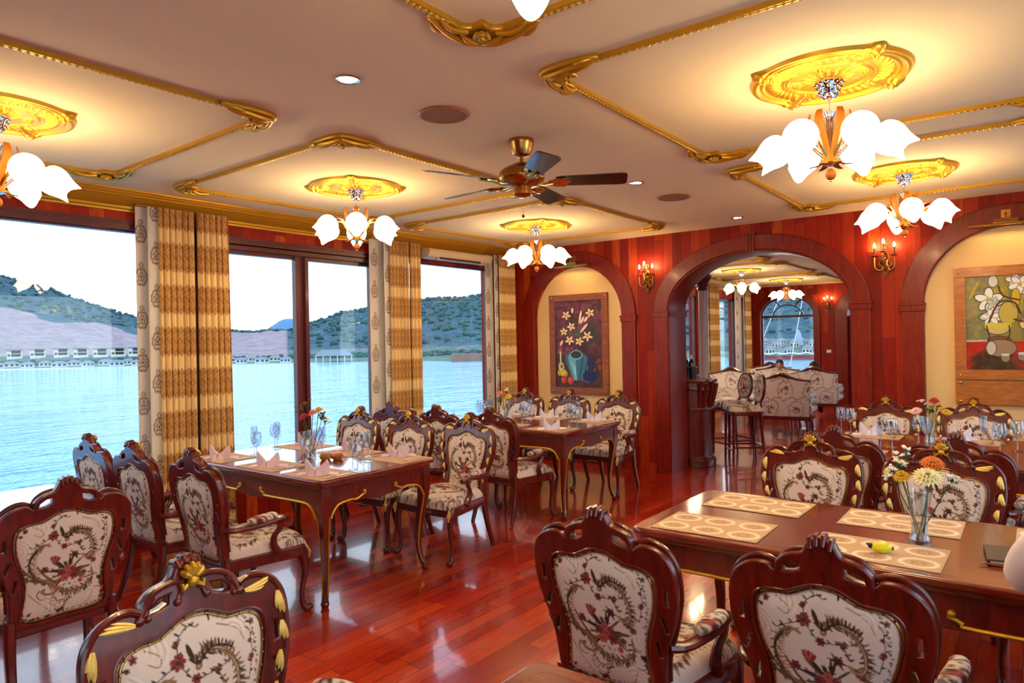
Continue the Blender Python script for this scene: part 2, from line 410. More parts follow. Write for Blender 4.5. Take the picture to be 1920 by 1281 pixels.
def motif2(R, T, k=1.0):
    """second layer: veins in the scrolls, scattered foliage and border garlands"""
    rs = random.Random(21)
    def st(p, a, b, c, al=1.0): R.stroke([T(*q) for q in p], a*k, b*k, c, al, 6)
    def lf(x, y, dx, dy, w, c): a = T(x, y); b = T(x+dx, y+dy); R.leaf(a[0], a[1], math.atan2(b[1]-a[1], b[0]-a[0]), math.hypot(b[0]-a[0], b[1]-a[1]), w*k, c)
    def sp(pts, n, ln, w, cols):
        P = spl(pts, n)
        for i in range(1, len(P)):
            dx, dy = P[i][0]-P[i-1][0], P[i][1]-P[i-1][1]; l = math.hypot(dx, dy)+1e-6; nx, ny = -dy/l, dx/l; s = 1 if i % 2 else -1
            lf(P[i][0], P[i][1], (dx/l*.7+s*nx)*ln*rs.uniform(.7, 1.2), (dy/l*.7+s*ny)*ln*rs.uniform(.7, 1.2), w, rs.choice(cols))
    # acanthus bodies along the scrolls
    sp([(458,372),(500,350),(550,366),(578,420),(572,480),(545,505)], 5, 24, .0034, (BR, TN, DK))
    sp([(335,432),(290,480),(266,560),(300,630),(352,662),(372,700)], 5, 22, .0032, (BR, TN, GR))
    sp([(562,590),(545,655),(480,698),(410,704),(365,660)], 6, 22, .0036, (BR, DK, TN, GR))
    sp([(214,586),(250,632),(320,650)], 5, 20, .0036, (BR, GR, DK))
    sp([(440,725),(420,760),(380,770),(360,742)], 5, 16, .0026, (BR, DK))
    st([(300,700),(286,728),(300,752),(328,748)], .003, .002, BR); st([(560,600),(600,640),(598,690),(566,700)], .0026, .0018, BR); sp([(570,600),(604,645),(596,700)], 5, 15, .0024, (BR, DK))
    # central fill behind the bouquet
    for _ in range(46):
        a = rs.uniform(0, 2*PI); r = 68*math.sqrt(rs.uniform(.1, 1)); x, y = 440+r*math.cos(a)*1.1, 610+r*math.sin(a); lf(x, y, rs.uniform(-16, 16), rs.uniform(-16, 16), .0026, rs.choice((DK, GR, BR, RD)))
    for (x, y, r, c1, c2) in ((520,600,.012,RD,DK),(380,650,.011,RD2,DK),(500,648,.012,RD2,RD),(458,530,.010,RD,DK)): a = T(x, y); R.flower(a[0], a[1], r*k, c1, c2, 6, rs.uniform(0, 1))
    # border garland
    for pts in ([(200,420),(175,500),(195,600),(212,700),(214,840)], [(230,880),(330,850),(430,822),(540,800),(600,780)], [(660,300),(655,400),(628,520),(612,640),(604,760)], [(200,360),(290,300),(400,236),(480,222),(560,240),(650,262)]):
        P = spl(pts, 7)
        for i, q in enumerate(P):
            if i % 2 == 0: a = T(*q); R.dot(a[0], a[1], .0052*k, rs.choice((BR, DK, BR, RD)), .9, .0034*k, rs.uniform(0, 3))
            lf(q[0], q[1], rs.uniform(-12, 12), rs.uniform(-12, 12), .0018, rs.choice((BR, DK)))
    for pts in ([(300,330),(340,352),(330,384),(300,372)], [(540,270),(600,290),(620,330)], [(250,720),(290,770),(350,830)], [(560,720),(540,770),(500,800)]): st(pts, .0022, .0014, TN, .9)
_m1 = motif
def motif(R, T, k=1.0): motif2(R, T, k); _m1(R, T, k)
RB = Ras(-.24, .24, .36, .92, .0012, CR); motif(RB, amap)
# seat cloth: the same weave, laid flat (x across, y front to back)
RSE = Ras(-.38, .38, -.1, .75, .002, CR)
motif(RSE, lambda px, py: ((px-430)/900.0, .60-(py-240)/1250.0), 1.15)
for sx in (-1, 1):
    motif(RSE, lambda px, py: (sx*(.31-(px-430)/2600.0), .62-(py-240)/2300.0), .6)
for i in range(5):
    motif(RSE, lambda px, py: (-.30+i*.15+(px-430)/3200.0, .74-(py-240)/3600.0), .55)

# ------------------------------------------------------------------ the dining chair
HO = [(.205,.375),(.212,.46),(.217,.53),(.232,.60),(.255,.66),(.271,.72),(.277,.78),(.274,.84),(.258,.885),(.226,.916),(.186,.930),(.150,.927),(.134,.912),
      (.131,.936),(.112,.958),(.084,.971),(.058,.978),(.046,.992),(.034,1.016),(.012,1.033)]
HI = [(0,.884),(.035,.880),(.07,.863),(.10,.850),(.135,.849),(.168,.842),(.192,.822),(.201,.785),(.198,.735),(.187,.685),(.171,.635),(.160,.58),(.160,.52),(.167,.46),(.166,.42),(.145,.403),(.10,.397),(.05,.398),(0,.400)]
half = spl(HO, 3); outer = half + [(-x, z) for x, z in reversed(half)]
hin = spl(HI, 3); inner = hin + [(-x, z) for x, z in reversed(hin[1:-1])]
def rake(z): return .095-.15*(z-.40)
def tilt(vs): return [(x, y+rake(z), z) for x, y, z in vs]
slits = []
for sx in (-1, 1):
    slits.append([(sx*x, z) for x, z in ((.058,.948),(.085,.944),(.108,.928),(.112,.912),(.085,.916),(.062,.926))])
    for (x, z, t) in ((.238,.765,.0),(.226,.668,.35),(.197,.58,.2)):
        slits.append([(sx*(x+a*math.cos(t)-b*math.sin(t)), z+a*math.sin(t)*1+b*math.cos(t)) for a, b in ((-.0055,-.026),(.0055,-.024),(.0055,.024),(-.0055,.026))])
def chair_frame():
    b = MB(); v, f = XZ(shape2d([outer, inner]+slits, .021, .007)); b.add(tilt(v), f)
    # raised roll mouldings on the front, scroll curls
    for sx in (-1, 1):
        for path, r in (([(.10,.955),(.128,.925),(.134,.905)], .007), ([(.137,.925),(.165,.937),(.20,.934),(.24,.91),(.265,.87),(.273,.82),(.273,.76),(.262,.70),(.243,.63),(.224,.575),(.214,.53),(.209,.46)], .0095),
                        ([(.02,.975),(.05,.978),(.088,.970),(.116,.950),(.130,.922)], .0085), ([(.018,.955),(.03,.945),(.036,.93)], .008)):
            b.tube([(sx*x, rake(z)+.021, z) for x, z in spl(path, 5)], r, 8)
        for (x, z, r) in ((.137,.906,.014),(.040,.925,.011),(.118,.906,.010)):
            b.sphere((sx*x, rake(z)+.02, z), (r, .012, r), 10, 6)
    # inner bead
    for side in (1, -1):
        b.tube([(x, rake(z)+side*.0195, z) for x, z in [(q[0]*1.03, .64+(q[1]-.64)*1.02) for q in inner]+[(inner[0][0], .64+(inner[0][1]-.64)*1.02)]], .0045, 6)
    # carved ribs over the crest
    for i, x in enumerate((-.026,-.010,.008,.026)):
        z = 1.03-abs(x)*.55
        b.tube([(x, rake(z)-.024, z-.02), (x*1.1, rake(z)-.014, z+.004), (x*1.1, rake(z)+.010, z+.006), (x, rake(z)+.026, z-.008)], [.006,.009,.009,.006], 8)
    return b
def chair_shell():
    b = MB()
    for i in range(5):
        a = (i-2)*.52; dx, dz = math.sin(a), math.cos(a)
        z0 = .985; p = [(dx*t*.034, rake(z0)+.030+.012*math.sin(t*PI), z0+dz*t*.040-.004) for t in (0, .35, .7, 1)]
        b.tube(p, [.005,.009,.011,.006], 8)
    b.sphere((0, rake(.97)+.036, .972), (.016, .014, .016), 12, 8)
    for sx in (-1, 1):
        b.tube([(sx*.012, rake(.96)+.03, .965), (sx*.028, rake(.96)+.034, .955), (sx*.030, rake(.96)+.034, .972)], [.007,.008,.005], 8)
    return b
def gilt_leaf(b, x, z, ang, ln, wd, y=.024):
    ca, sa = math.cos(ang), math.sin(ang)
    for k, (off, l, w) in enumerate(((-.55, 1.0, .36), (0, .86, .34), (.5, .66, .3))):
        p = []; rr = []
        for t in (0, .25, .5, .75, 1):
            u = t*ln*l; q = off*wd*(.35+.9*t)+.25*wd*math.sin(t*2.2)
            px, pz = x+ca*u-sa*q, z+sa*u+ca*q
            p.append((px, rake(pz)+y+.004*math.sin(t*PI), pz)); rr.append(wd*w*(.45+.75*math.sin(t*PI)**.7)*(1 if t < 1 else .4))
        b.tube(p, rr, 6)
def chair_gilt(root):
    for sx in (-1, 1):
        def g(x, z, a, ln, wd): b = MB(); gilt_leaf(b, sx*x, z, a if sx > 0 else PI-a, ln, wd); b.build('gilt_leaf', M['leafgold'], root)
        g(.150,.900,.16,.090,.016); g(.252,.872,-1.45,.075,.018); g(.256,.785,-1.45,.066,.017); g(.243,.705,-1.75,.062,.016); g(.220,.625,-1.75,.056,.014); g(.206,.54,-1.55,.046,.012)
def poly_dist(px, pz, poly):
    P = np.array(poly); Q = np.roll(P, -1, 0); pts = np.stack([px, pz], -1)[:, None, :]
    d = Q-P; t = np.clip(((pts-P)*d).sum(-1)/np.maximum((d*d).sum(-1), 1e-12), 0, 1)
    dist = np.sqrt((((P+t[..., None]*d)-pts)**2).sum(-1)).min(1)
    x, y = px[:, None], pz[:, None]
    c = ((P[:, 1] > y) != (Q[:, 1] > y)) & (x < (Q[:, 0]-P[:, 0])*(y-P[:, 1])/np.where(Q[:, 1]-P[:, 1] == 0, 1e-9, Q[:, 1]-P[:, 1])+P[:, 0])
    ins = (c.sum(1) % 2) == 1
    return np.where(ins, dist, -dist)
def back_pad(side):
    st = .003; xs = np.arange(-.21, .2101, st); zs = np.arange(.385, .8951, st); X, Z = np.meshgrid(xs, zs); X = X.ravel(); Z = Z.ravel()
    D = poly_dist(X, Z, inner); y = .009+.020*(1-np.exp(-np.maximum(D, 0)/.03)); y = np.where(D < 0, .004, y)
    Y = side*y+(.095-.15*(Z-.40)); n = len(xs); keep = D > -.007
    F = []
    for j in range(len(zs)-1):
        for i in range(n-1):
            a = j*n+i
            if keep[a] and keep[a+1] and keep[a+n] and keep[a+n+1]: F.append((a, a+n, a+n+1, a+1) if side > 0 else (a, a+1, a+n+1, a+n))
    used = np.unique(np.array(F)); mp = -np.ones(len(X), int); mp[used] = np.arange(len(used))
    b = MB(); b.v = [tuple(q) for q in np.stack([X, Y, Z], -1)[used].tolist()]; b.f = [tuple(mp[list(q)].tolist()) for q in F]
    b.c = RB.sample((X if side < 0 else -X)[used], Z[used])
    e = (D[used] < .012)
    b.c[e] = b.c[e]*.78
    return b
def nails(s):
    b = MB(); L_ = inner+[inner[0]]; acc = 0
    b.tube([(x*.965, rake(.64+(z-.64)*.972)+s*.0165, .64+(z-.64)*.972) for x, z in L_], .0034, 6)
    for i in range(len(L_)-1):
        p, q = L_[i], L_[i+1]; d = math.hypot(q[0]-p[0], q[1]-p[1]); acc += d
        if acc > .028:
            acc = 0; x, z = p[0]*.965, .64+(p[1]-.64)*.972
            b.sphere((x, rake(z)+s*.0185, z), .0045, 6, 4)
    return b
def seat_w(t):  # half width along depth t 0 rear 1 front
    return .215+.075*t-.012*max(0, t-.8)/.2
def cushion():
    b = MB(); nu, nv = 90, 84
    def fn(u, v):
        a = (u*2-1); t = v; y0 = .095+.475*t+ (.022*(1-a*a) if t > .5 else 0)*(t-.5)*2
        e = (1-abs(a)**7)**.45*(1-abs(2*t-1)**9)**.45
        return (a*seat_w(t), y0, .405+.085*e-.010*(2*t-1)**2)
    b.grid(nu, nv, fn)
    V = np.array(b.v); b.c = RSE.sample(V[:, 0], V[:, 1])
    return b
def seat_rail():
    b = MB(); path = [(-.215,.09),(-.25,.30),(-.285,.53),(-.15,.572),(0,.585),(.15,.572),(.285,.53),(.25,.30),(.215,.09)]
    P = spl(path, 4)
    P2 = [(x*.82, .33+(y-.33)*.82) for x, y in reversed(P)]
    poly = [(x*1.015, .09+(y-.09)*1.01) for x, y in P]
    v, f = shape2d([poly], .035, .008); b.add([(x, y, z+.375) for x, y, z in v], f)
    # shaped apron drop at the front
    ap = [(-.24,.36)]+spl([(-.24,.345),(-.17,.335),(-.10,.345),(-.05,.325),(0,.315),(.05,.325),(.10,.345),(.17,.335),(.24,.345)], 4)+[(.24,.36)]
    v, f = XZ(shape2d([ap], .011, .004)); b.add([(x, y+.568-.9*x*x*.6, z) for x, y, z in v], f)
    return b
def apron_gilt():
    b = MB()
    for sx in (-1, 1):
        b.tube([(sx*x, .584-.5*x*x, z) for x, z in spl([(.012,.345),(.04,.338),(.07,.350),(.085,.362),(.07,.368),(.062,.358)], 4)], .0045, 6)
    for i in range(3): b.sphere(((i-1)*.014, .585, .345+.006*(i == 1)), (.008,.006,.011), 8, 5)
    return b
def front_leg(sx):
    b = MB(); P = spl([(sx*.262,.525,.395),(sx*.268,.540,.35),(sx*.272,.552,.28),(sx*.268,.548,.20),(sx*.262,.535,.12),(sx*.264,.538,.055),(sx*.272,.556,.02),(sx*.278,.575,.016)], 4)
    n = len(P); R = []
    for i in range(n):
        z = P[i][2]; R.append(np.interp(z, [0,.016,.055,.12,.2,.28,.35,.40], [.02,.021,.016,.0155,.019,.025,.033,.034]))
    b.tube(P, R, 12); b.sphere((sx*.278,.575,.021), (.022,.024,.020), 10, 7); b.sphere((sx*.274,.560,.006), (.02,.022,.006), 10, 5)
    return b
def knee_gilt(sx):
    b = MB()
    for k in (-1, 0, 1):
        b.tube([(sx*(.272+.006*abs(k))+k*.008*sx, .562+.003, .395-.01*abs(k)), (sx*.278+k*.012, .577, .36), (sx*.276+k*.005, .578, .315)], [.007,.0075,.003], 6)
    return b
def rear_leg(sx):
    b = MB(); P = spl([(sx*.202,.092,.42),(sx*.205,.088,.33),(sx*.208,.070,.22),(sx*.212,.035,.10),(sx*.216,.000,.0)], 4)
    b.tube(P, [.024-.009*i/(len(P)-1) for i in range(len(P))], 8, up=(0,1,0), rect=True)
    return b
def arm(sx):
    b = MB(); P = spl([(sx*.222, rake(.585)+.01,.585),(sx*.262,.12,0.582),(sx*.284,.22,0.585),(sx*.298,.31,0.595),(sx*.294,.385,0.602),(sx*.286,.425,0.590)], 5)
    R = [np.interp(i/(len(P)-1), [0,.2,.5,.8,1], [.020,.017,.020,.022,.017]) for i in range(len(P))]
    b.tube(P, R, 10, sq=1.25, up=(0,0,1)); b.sphere((sx*.284,.425,0.585), (.026,.022,.022), 10, 7)
    Q = spl([(sx*.290,.385,0.590),(sx*.290,.375,0.546),(sx*.280,.345,0.502),(sx*.272,.345,0.451),(sx*.266,.375,0.400)], 5)
    b.tube(Q, [np.interp(i/(len(Q)-1), [0,.4,1], [.020,.016,.026]) for i in range(len(Q))], 10, up=(0,1,0))
    return b
def arm_pad(sx):
    b = MB(); P = spl([(sx*.274,.185,0.612),(sx*.285,.215,0.620),(sx*.297,.27,0.624),(sx*.300,.32,0.628),(sx*.297,.345,0.622)], 6)
    b.tube(P, [.024*math.sin(PI*(.12+.76*i/(len(P)-1)))**.4 for i in range(len(P))], 14, sq=1.25, up=(0,0,1))
    V = np.array(b.v); b.c = RSE.sample((V[:, 0]-sx*.3)*2.4, (V[:, 1]-.16)*2.2+.15+(V[:, 2]-.61))
    return b
def make_chair():
    root = thing('dining_chair', 'x', 'chair')
    chair_frame().build('back_frame', M['wood'], root)
    s = chair_shell().build('crest_shell', M['gold'], root); s['label'] = 'gilded shell on the crest'
    chair_gilt(root)
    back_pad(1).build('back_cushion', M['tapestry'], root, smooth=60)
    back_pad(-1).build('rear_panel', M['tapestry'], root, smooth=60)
    for s in (1, -1): nails(s).build('nail_trim', M['brass'], root)
    cushion().build('seat', M['tapestry'], root, smooth=60)
    sr = seat_rail().build('seat_rail', M['wood'], root); apron_gilt().build('gilt_ornament', M['leafgold'], sr)
    for sx in (-1, 1):
        l = front_leg(sx).build('leg', M['wood'], root); knee_gilt(sx).build('gilt_knee', M['leafgold'], l)
        rear_leg(sx).build('leg', M['wood'], root)
        a = arm(sx).build('armrest', M['wood'], root); arm_pad(sx).build('arm_pad', M['tapestry'], a, smooth=60)
    return root
CH = make_chair(); CHU = [False]
def place_chair(x, y, face, label, group):
    rz = {'+Y': 0, '-Y': PI, '+X': -PI/2, '-X': PI/2}[face] if isinstance(face, str) else face
    if CHU[0]: o = dup(CH, (x, y, 0), rz, label)
    else: o = CH; CHU[0] = True; o.location = (x, y, 0); o.rotation_euler = (0, 0, rz)
    o['label'] = label; o['group'] = group; return o
G = 'carved armchairs around the dining tables'
for x, y, f, lb in [
    (-3.46, 1.21, '-X', 'tapestry-backed armchair seen from behind at the lower left of the picture'),
    (-5.09, 1.90, '+Y', 'leftmost of three armchairs with backs to us at the pink-napkin table'),
    (-4.45, 1.90, '+Y', 'middle of three armchairs with backs to us at the pink-napkin table'),
    (-3.80, 1.94, '+Y', 'rightmost of three armchairs with backs to us at the pink-napkin table'),
    (-1.86, .93, '+X', 'foreground armchair with big gold shell crest, cut by the bottom edge'),
    (-4.93, 4.12, '-Y', 'leftmost of three gold-crested armchairs facing us behind the pink-napkin table'),
    (-4.275, 4.13, '-Y', 'middle of three gold-crested armchairs facing us behind the pink-napkin table'),
    (-3.64, 4.16, '-Y', 'rightmost of three gold-crested armchairs behind the pink-napkin table, seat in full view'),
    (-5.05, 4.58, '+Y', 'leftmost plain-crested armchair with its back to us at the window corner table'),
    (-4.435, 4.58, '+Y', 'middle plain-crested armchair with its back to us at the window corner table'),
    (-3.815, 4.61, '+Y', 'aisle-end armchair with its back to us at the window corner table'),
    (-4.96, 6.71, '-Y', 'armchair behind the lily vase, leftmost facing us at the window corner table'),
    (-4.33, 6.73, '-Y', 'armchair facing us directly below the lily painting'),
    (-3.70, 6.73, '-Y', 'armchair facing us right of the lily painting, gilded apron showing'),
    (-1.20, 2.01, '+Y', 'large foreground armchair from behind at the left end of the brown table'),
    (-.50, 2.07, '+Y', 'large foreground armchair from behind, in front of the yellow toy'),
    (-1.07, 4.27, '-Y', 'gold-crested armchair facing us behind the left end of the brown table'),
    (-1.03, 4.62, '+Y', 'plain-crested armchair half hidden behind the left gold-crested one at the right'),
    (-.42, 4.28, '-Y', 'gold-crested armchair facing us directly behind the daisy vase'),
    (-.385, 4.62, '+Y', 'plain-crested armchair mostly hidden behind the one at the daisy vase'),
    (-1.13, 7.13, '-Y', 'gold-crested armchair against the red pier beyond the right rear table'),
    (-.46, 7.15, '-Y', 'gold-crested armchair below the white flower painting'),
    (.28, 2.0, '+Y', 'armchair holding the person in the white shirt at the right edge')]:
    place_chair(x, y, f, lb, G)
# ------------------------------------------------------------------ tables
TH = .785
def rrect(x0, x1, y0, y1, r, notch=.0, n=5):
    out = []
    for cx, cy, a in ((x1-r, y1-r, 0), (x0+r, y1-r, 90), (x0+r, y0+r, 180), (x1-r, y0+r, 270)):
        for i in range(n+1):
            t = math.radians(a+90*i/n); out.append((cx+r*math.cos(t), cy+r*math.sin(t)))
    return out
def make_table(x0, x1, y0, y1, label, group='carved mahogany dining tables', inset=False, curl=.72):
    cx, cy = (x0+x1)/2, (y0+y1)/2; w, d = (x1-x0)/2, (y1-y0)/2
    root = thing('dining_table', label, 'table', (cx, cy, 0), 0, group)
    b = MB()
    v, f = shape2d([rrect(-w, w, -d, d, .06)], .016, .012, 3); b.add([(x, y, z+TH-.016) for x, y, z in v], f)
    v, f = shape2d([rrect(-w+.025, w-.025, -d+.025, d-.025, .045)], .012, .006); b.add([(x, y, z+TH-.042) for x, y, z in v], f)
    b.tube([(x, y, TH-.001) for x, y in rrect(-w+.05, w-.05, -d+.05, d-.05, .03)+[(w-.05, d-.08)]], .0016, 6)
    b.build('tabletop', M['table'], root)
    b = MB(); g = MB(); lw = .05; ax, ay = w-.055, d-.055
    for s, horizontal in ((-1, 1), (1, 1), (-1, 0), (1, 0)):
        Lh = ax if horizontal else ay
        poly = [(-Lh, .74)]+[(-Lh, .56)]+spl([(-Lh+.06,.555),(-Lh+.10,.60),(-Lh+.18,.625),(-Lh*.35,.612),(-.05,.60),(0,.592),(.05,.60),(Lh*.35,.612),(Lh-.18,.625),(Lh-.10,.60),(Lh-.06,.555)], 3)+[(Lh,.56),(Lh,.74)]
        v, f = XZ(shape2d([poly], .012, .003))
        off = s*(ay if horizontal else ax)
        if horizontal: b.add([(x, y+off, z) for x, y, z in v], f)
        else: b.add([(y+off, x, z) for x, y, z in v], f)
        cl = min(curl, Lh*.82) if horizontal else min(.30, Lh*.7)
        for e in (-1, 1):
            pts = spl([(Lh-cl-.012,.662),(Lh-cl-.018,.650),(Lh-cl,.644),(Lh-cl+.02,.634),(Lh-cl+.06,.622),(Lh-.2,.628),(Lh-.11,.615),(Lh-.07,.58),(Lh-.05,.54)], 5)
            P = [(e*x, off+s*.016, z) if horizontal else (off+s*.016, e*x, z) for x, z in pts]
            g = MB(); g.tube(P, .0075, 6); q = P[0]; g.sphere(q, .014, 8, 6); g.build('gilt_scroll', M['gold'], root)
    b.build('apron', M['wood'], root)
    for sx in (-1, 1):
        for sy in (-1, 1):
            b = MB(); g = MB()
            prof = [(.745,.0,.064),(.66,.004,.070),(.58,.004,.064),(.48,-.004,.050),(.34,-.020,.038),(.20,-.028,.030),(.10,-.018,.026),(.045,-.002,.029),(.02,.004,.033),(0,.004,.028)]
            zz = spl([(p[0], p[1], p[2]) for p in prof], 3)
            P = [(sx*(ax-.02+o), sy*(ay-.02+o), z) for z, o, r in zz]; R = [r*.72 for z, o, r in zz]
            b.tube(P, R, 4, rect=False, up=(1, 0, 0))
            b.sphere((sx*(ax-.016), sy*(ay-.016), .022), (.027, .027, .02), 10, 7)
            leg = b.build('leg', M['wood'], root, smooth=30)
            for q in (0, 1):
                pts = [(sx*(ax-.02+o+r*.5*(1.03 if q else -.78)), sy*(ay-.02+o+r*.5*(-.78 if q else 1.03)), z) for z, o, r in zz if .05 < z < .57]
                g.tube(pts, .0055, 6)
            g.build('gilt_line', M['gold'], leg)
    return root
make_table(-5.02, -3.40, 2.52, 3.52, 'carved gilt table laid with pink napkins beside the great window curtain')
make_table(-4.98, -3.32, 5.05, 6.10, 'carved gilt table in the far window corner, laid with lilac napkins')
make_table(-1.43, .54, 2.66, 3.56, 'brown carved table in the right foreground with printed placemats and daisy vase')
make_table(-1.45, .54, 5.05, 6.36, 'carved table at the right crowded with wine glasses, before the white flower painting')
make_table(-4.80, -3.93, .1, 1.60, 'bare polished table at the left edge mirroring the daylight', curl=.4)
make_table(-1.04, .56, .44, 1.43, 'bare brown table whose corner just shows at the bottom edge')

def rest(x, y, z=TH+.0005): return (x, y, z)
# ------------------------------------------------------------------ placemats
def straw_mat():
    b = MB(); v, f = shape2d([rrect(-.215, .215, -.15, .15, .008)], .0012); b.add([(x, y, z+.0012) for x, y, z in v], f); return b.build('placemat', M['mat'])
proto_m = straw_mat(); used = [False]
def put(proto, flag, x, y, z, rz, label, cat, group):
    if flag[0]: o = dup(proto, (x, y, z), rz, label)
    else: o = proto; flag[0] = True; o.location = (x, y, z); o.rotation_euler = (0, 0, rz)
    return tag(o, label, cat, group)
# lace printed mat
RM = Ras(-.24, .24, -.17, .17, .0012, (200, 164, 124))
for i in range(3):
    for j in range(2):
        x, y = -.15+.15*i, -.075+.15*j; q = (232, 214, 186)
        for k in range(48):
            a = 2*PI*k/48; RM.dot(x+.058*math.cos(a), y+.05*math.sin(a), .0085, q, .9)
            RM.dot(x+.047*math.cos(a), y+.039*math.sin(a), .003, (214, 170, 118), .8)
        for k in range(7):
            a = 2*PI*k/7+i; RM.dot(x+.02*math.cos(a), y+.016*math.sin(a), .008, (150, 112, 70), .8, .005, a); RM.dot(x+.031*math.cos(a+.4), y+.025*math.sin(a+.4), .005, (176, 134, 88), .8, .003, a)
def lace_mat():
    b = MB(); b.grid(150, 106, lambda u, v: (-.225+.45*u, -.155+.31*v, .0024+.0006*math.sin(u*9)*math.sin(v*7)))
    V = np.array(b.v); b.c = RM.sample(V[:, 0], V[:, 1])
    n = len(b.v); b.add([(-.225,-.155,0),(.225,-.155,0),(.225,.155,0),(-.225,.155,0)], [(0,3,2,1)]); b.c = np.vstack([b.c, b.c[:4]])
    return b.build('printed_placemat', M['matlace'])
pl = lace_mat(); fl_ = [False]
for x, y, rz, lb in ((-1.125,2.865,.02,'printed placemat on the near left corner of the brown table'),(-1.09,3.35,-.01,'printed placemat on the far left corner of the brown table'),
                     (-.50,2.87,-.015,'printed placemat under the yellow toy'),(-.485,3.355,.01,'printed placemat behind the daisy vase'),
                     (.14,2.87,0,'printed placemat under the black folder and elbow at the right'),(.14,3.36,0,'printed placemat on the far right end of the brown table')):
    put(pl, fl_, x, y, TH+.0003, rz, lb, 'placemat', 'printed placemats on the brown table')
# ------------------------------------------------------------------ napkins, glasses, cutlery
def napkin(m):
    """crown fold: a standing W-edged band with two peaks over a flat fan"""
    b = MB(); n = 14; edge = [(0,.030),(.14,.112),(.30,.060),(.44,.034),(.56,.040),(.72,.070),(.88,.104),(1,.026)]
    for s in (-1, 1):
        lo = []; hi = []
        for i in range(n+1):
            t = i/n; x = -.07+.14*t; h = float(np.interp(t, [e[0] for e in edge], [e[1] for e in edge])); flare = 1+.35*(h/.1)
            y = s*(.034*math.sin(PI*t)**.6); lo.append((x, y, 0)); hi.append((x*flare, y*(.55 if s > 0 else .75)-s*.002, h*(1 if s < 0 else .9)))
        k = len(b.v); b.v += lo+hi; m_ = n+1
        for i in range(n): q = (k+i, k+i+1, k+m_+i+1, k+m_+i); b.f.append(q if s < 0 else tuple(reversed(q)))
    m_ = 2*(n+1)
    for i in range(n): b.f.append((n+1+i, n+2+i, m_+n+2+i, m_+n+1+i))
    b.add([(-.05,-.036,.0),(-.012,-.034,.052),(.0,-.052,.0)], [(0,2,1)]); b.add([(.05,-.036,.0),(.012,-.034,.052),(.0,-.052,.0)], [(0,1,2)])
    for sx in (-1, 1): b.add([(sx*.05,-.01,.012),(sx*.13,-.018,.004),(sx*.125,.03,.010),(sx*.05,.03,.018),(sx*.05,-.01,0),(sx*.13,-.018,0),(sx*.125,.03,0),(sx*.05,.03,0)], [(0,1,2,3),(4,7,6,5),(0,4,5,1),(1,5,6,2),(2,6,7,3)])
    return b.build('folded_napkin', m, smooth=0)
def wineglass(k=1.0, flute=False):
    r = .032 if flute else .038
    root = thing('wine_glass', 'x', 'glass'); b = MB()
    H = .075
    prof = [(.004,H),(r*.55,H+.008),(r*.92,H+.032),(r,H+.055),(r*.93,H+.085),(r*.82,H+.105)]
    if flute: prof = [(.004,H),(r*.6,H+.02),(r*.78,H+.05),(r*.8,H+.09),(r*.74,H+.135)]
    b.lathe(spl(prof, 3), 20); b.f = [q for q in b.f if len(q) == 4]; b.tube([(prof[-1][0]*math.cos(2*PI*i/24), prof[-1][0]*math.sin(2*PI*i/24), prof[-1][1]) for i in range(25)], .0016, 5); b.build('bowl', M['glass'], root, smooth=60)
    b = MB(); b.lathe([(0,0),(.032,.001),(.030,.003),(.008,.006),(.004,.012),(.0035,H-.006),(.007,H),(.0,H+.001)], 16); b.build('stem', M['glass'], root, smooth=60)
    return root
NP = napkin(M['napkin']); nf = [False]; NW = napkin(M['napkinw']); nwf = [False]
WG = wineglass(); wf = [False]; WF = wineglass(flute=True); wff = [False]
def cutlery():
    fork = thing('dinner_fork', 'x', 'fork'); b = MB()
    b.tube([(0,-.09,.003),(0,-.03,.003),(0,.03,.004),(0,.045,.004)], [.0045,.003,.0025,.003], 8, sq=.5, up=(1,0,0)); b.build('handle', M['steel'], fork)
    b = MB(); b.box(-.011,.011,.043,.06,.0025,.005)
    for i in range(4): b.tube([(-.009+.006*i,.058,.004),(-.009+.006*i,.08,.006),(-.008+.0055*i,.095,.004)], .0014, 5)
    b.build('tines', M['steel'], fork)
    kn = thing('dinner_knife', 'x', 'knife'); b = MB()
    b.tube([(0,-.10,.004),(0,-.05,.004),(0,-.01,.004)], [.004,.006,.005], 8, sq=.6, up=(1,0,0)); b.build('handle', M['steel'], kn)
    b = MB(); b.tube([(0,-.012,.003),(0,.05,.003),(.001,.09,.003),(.002,.105,.003)], [.007,.008,.007,.002], 6, sq=.2, up=(1,0,0)); b.build('blade', M['steel'], kn)
    return fork, kn
FK, KN = cutlery(); ff = [False]; kf = [False]
def setting(x, y, face, white, where, tname, glasses=2, nap=True):
    s = 1 if face == 'near' else -1; rz = 0 if s > 0 else PI; L_ = ', '+where+' of the '+tname
    put(proto_m, used, x, y, TH+.0003, rz, 'tan woven placemat'+L_, 'placemat', 'straw placemats on the '+tname)
    if nap:
        if white: put(NW, nwf, x+.03*s, y-.05*s, TH+.0035, .65, 'lilac white crown-folded napkin'+L_, 'napkin', 'white napkins on the '+tname)
        else: put(NP, nf, x+.03*s, y-.05*s, TH+.0035, .65, 'pink crown-folded napkin'+L_, 'napkin', 'pink napkins on the '+tname)
    put(FK, ff, x-.165*s, y, TH+.003, rz, 'silver fork'+L_, 'fork', 'forks on the '+tname)
    put(KN, kf, x+.165*s, y, TH+.003, rz, 'silver knife'+L_, 'knife', 'knives on the '+tname)
    if glasses > 0: put(WG, wf, x+.17*s, y+.155*s, TH+.0005, 0, 'round wine glass'+L_, 'glass', 'wine glasses on the '+tname)
    if glasses > 1: put(WF, wff, x+.06*s, y+.205*s, TH+.0005, 0, 'slim tall glass'+L_, 'glass', 'tall glasses on the '+tname)
T1n = 'pink-napkin table'; T2n = 'window corner table'; T4n = 'right rear table'
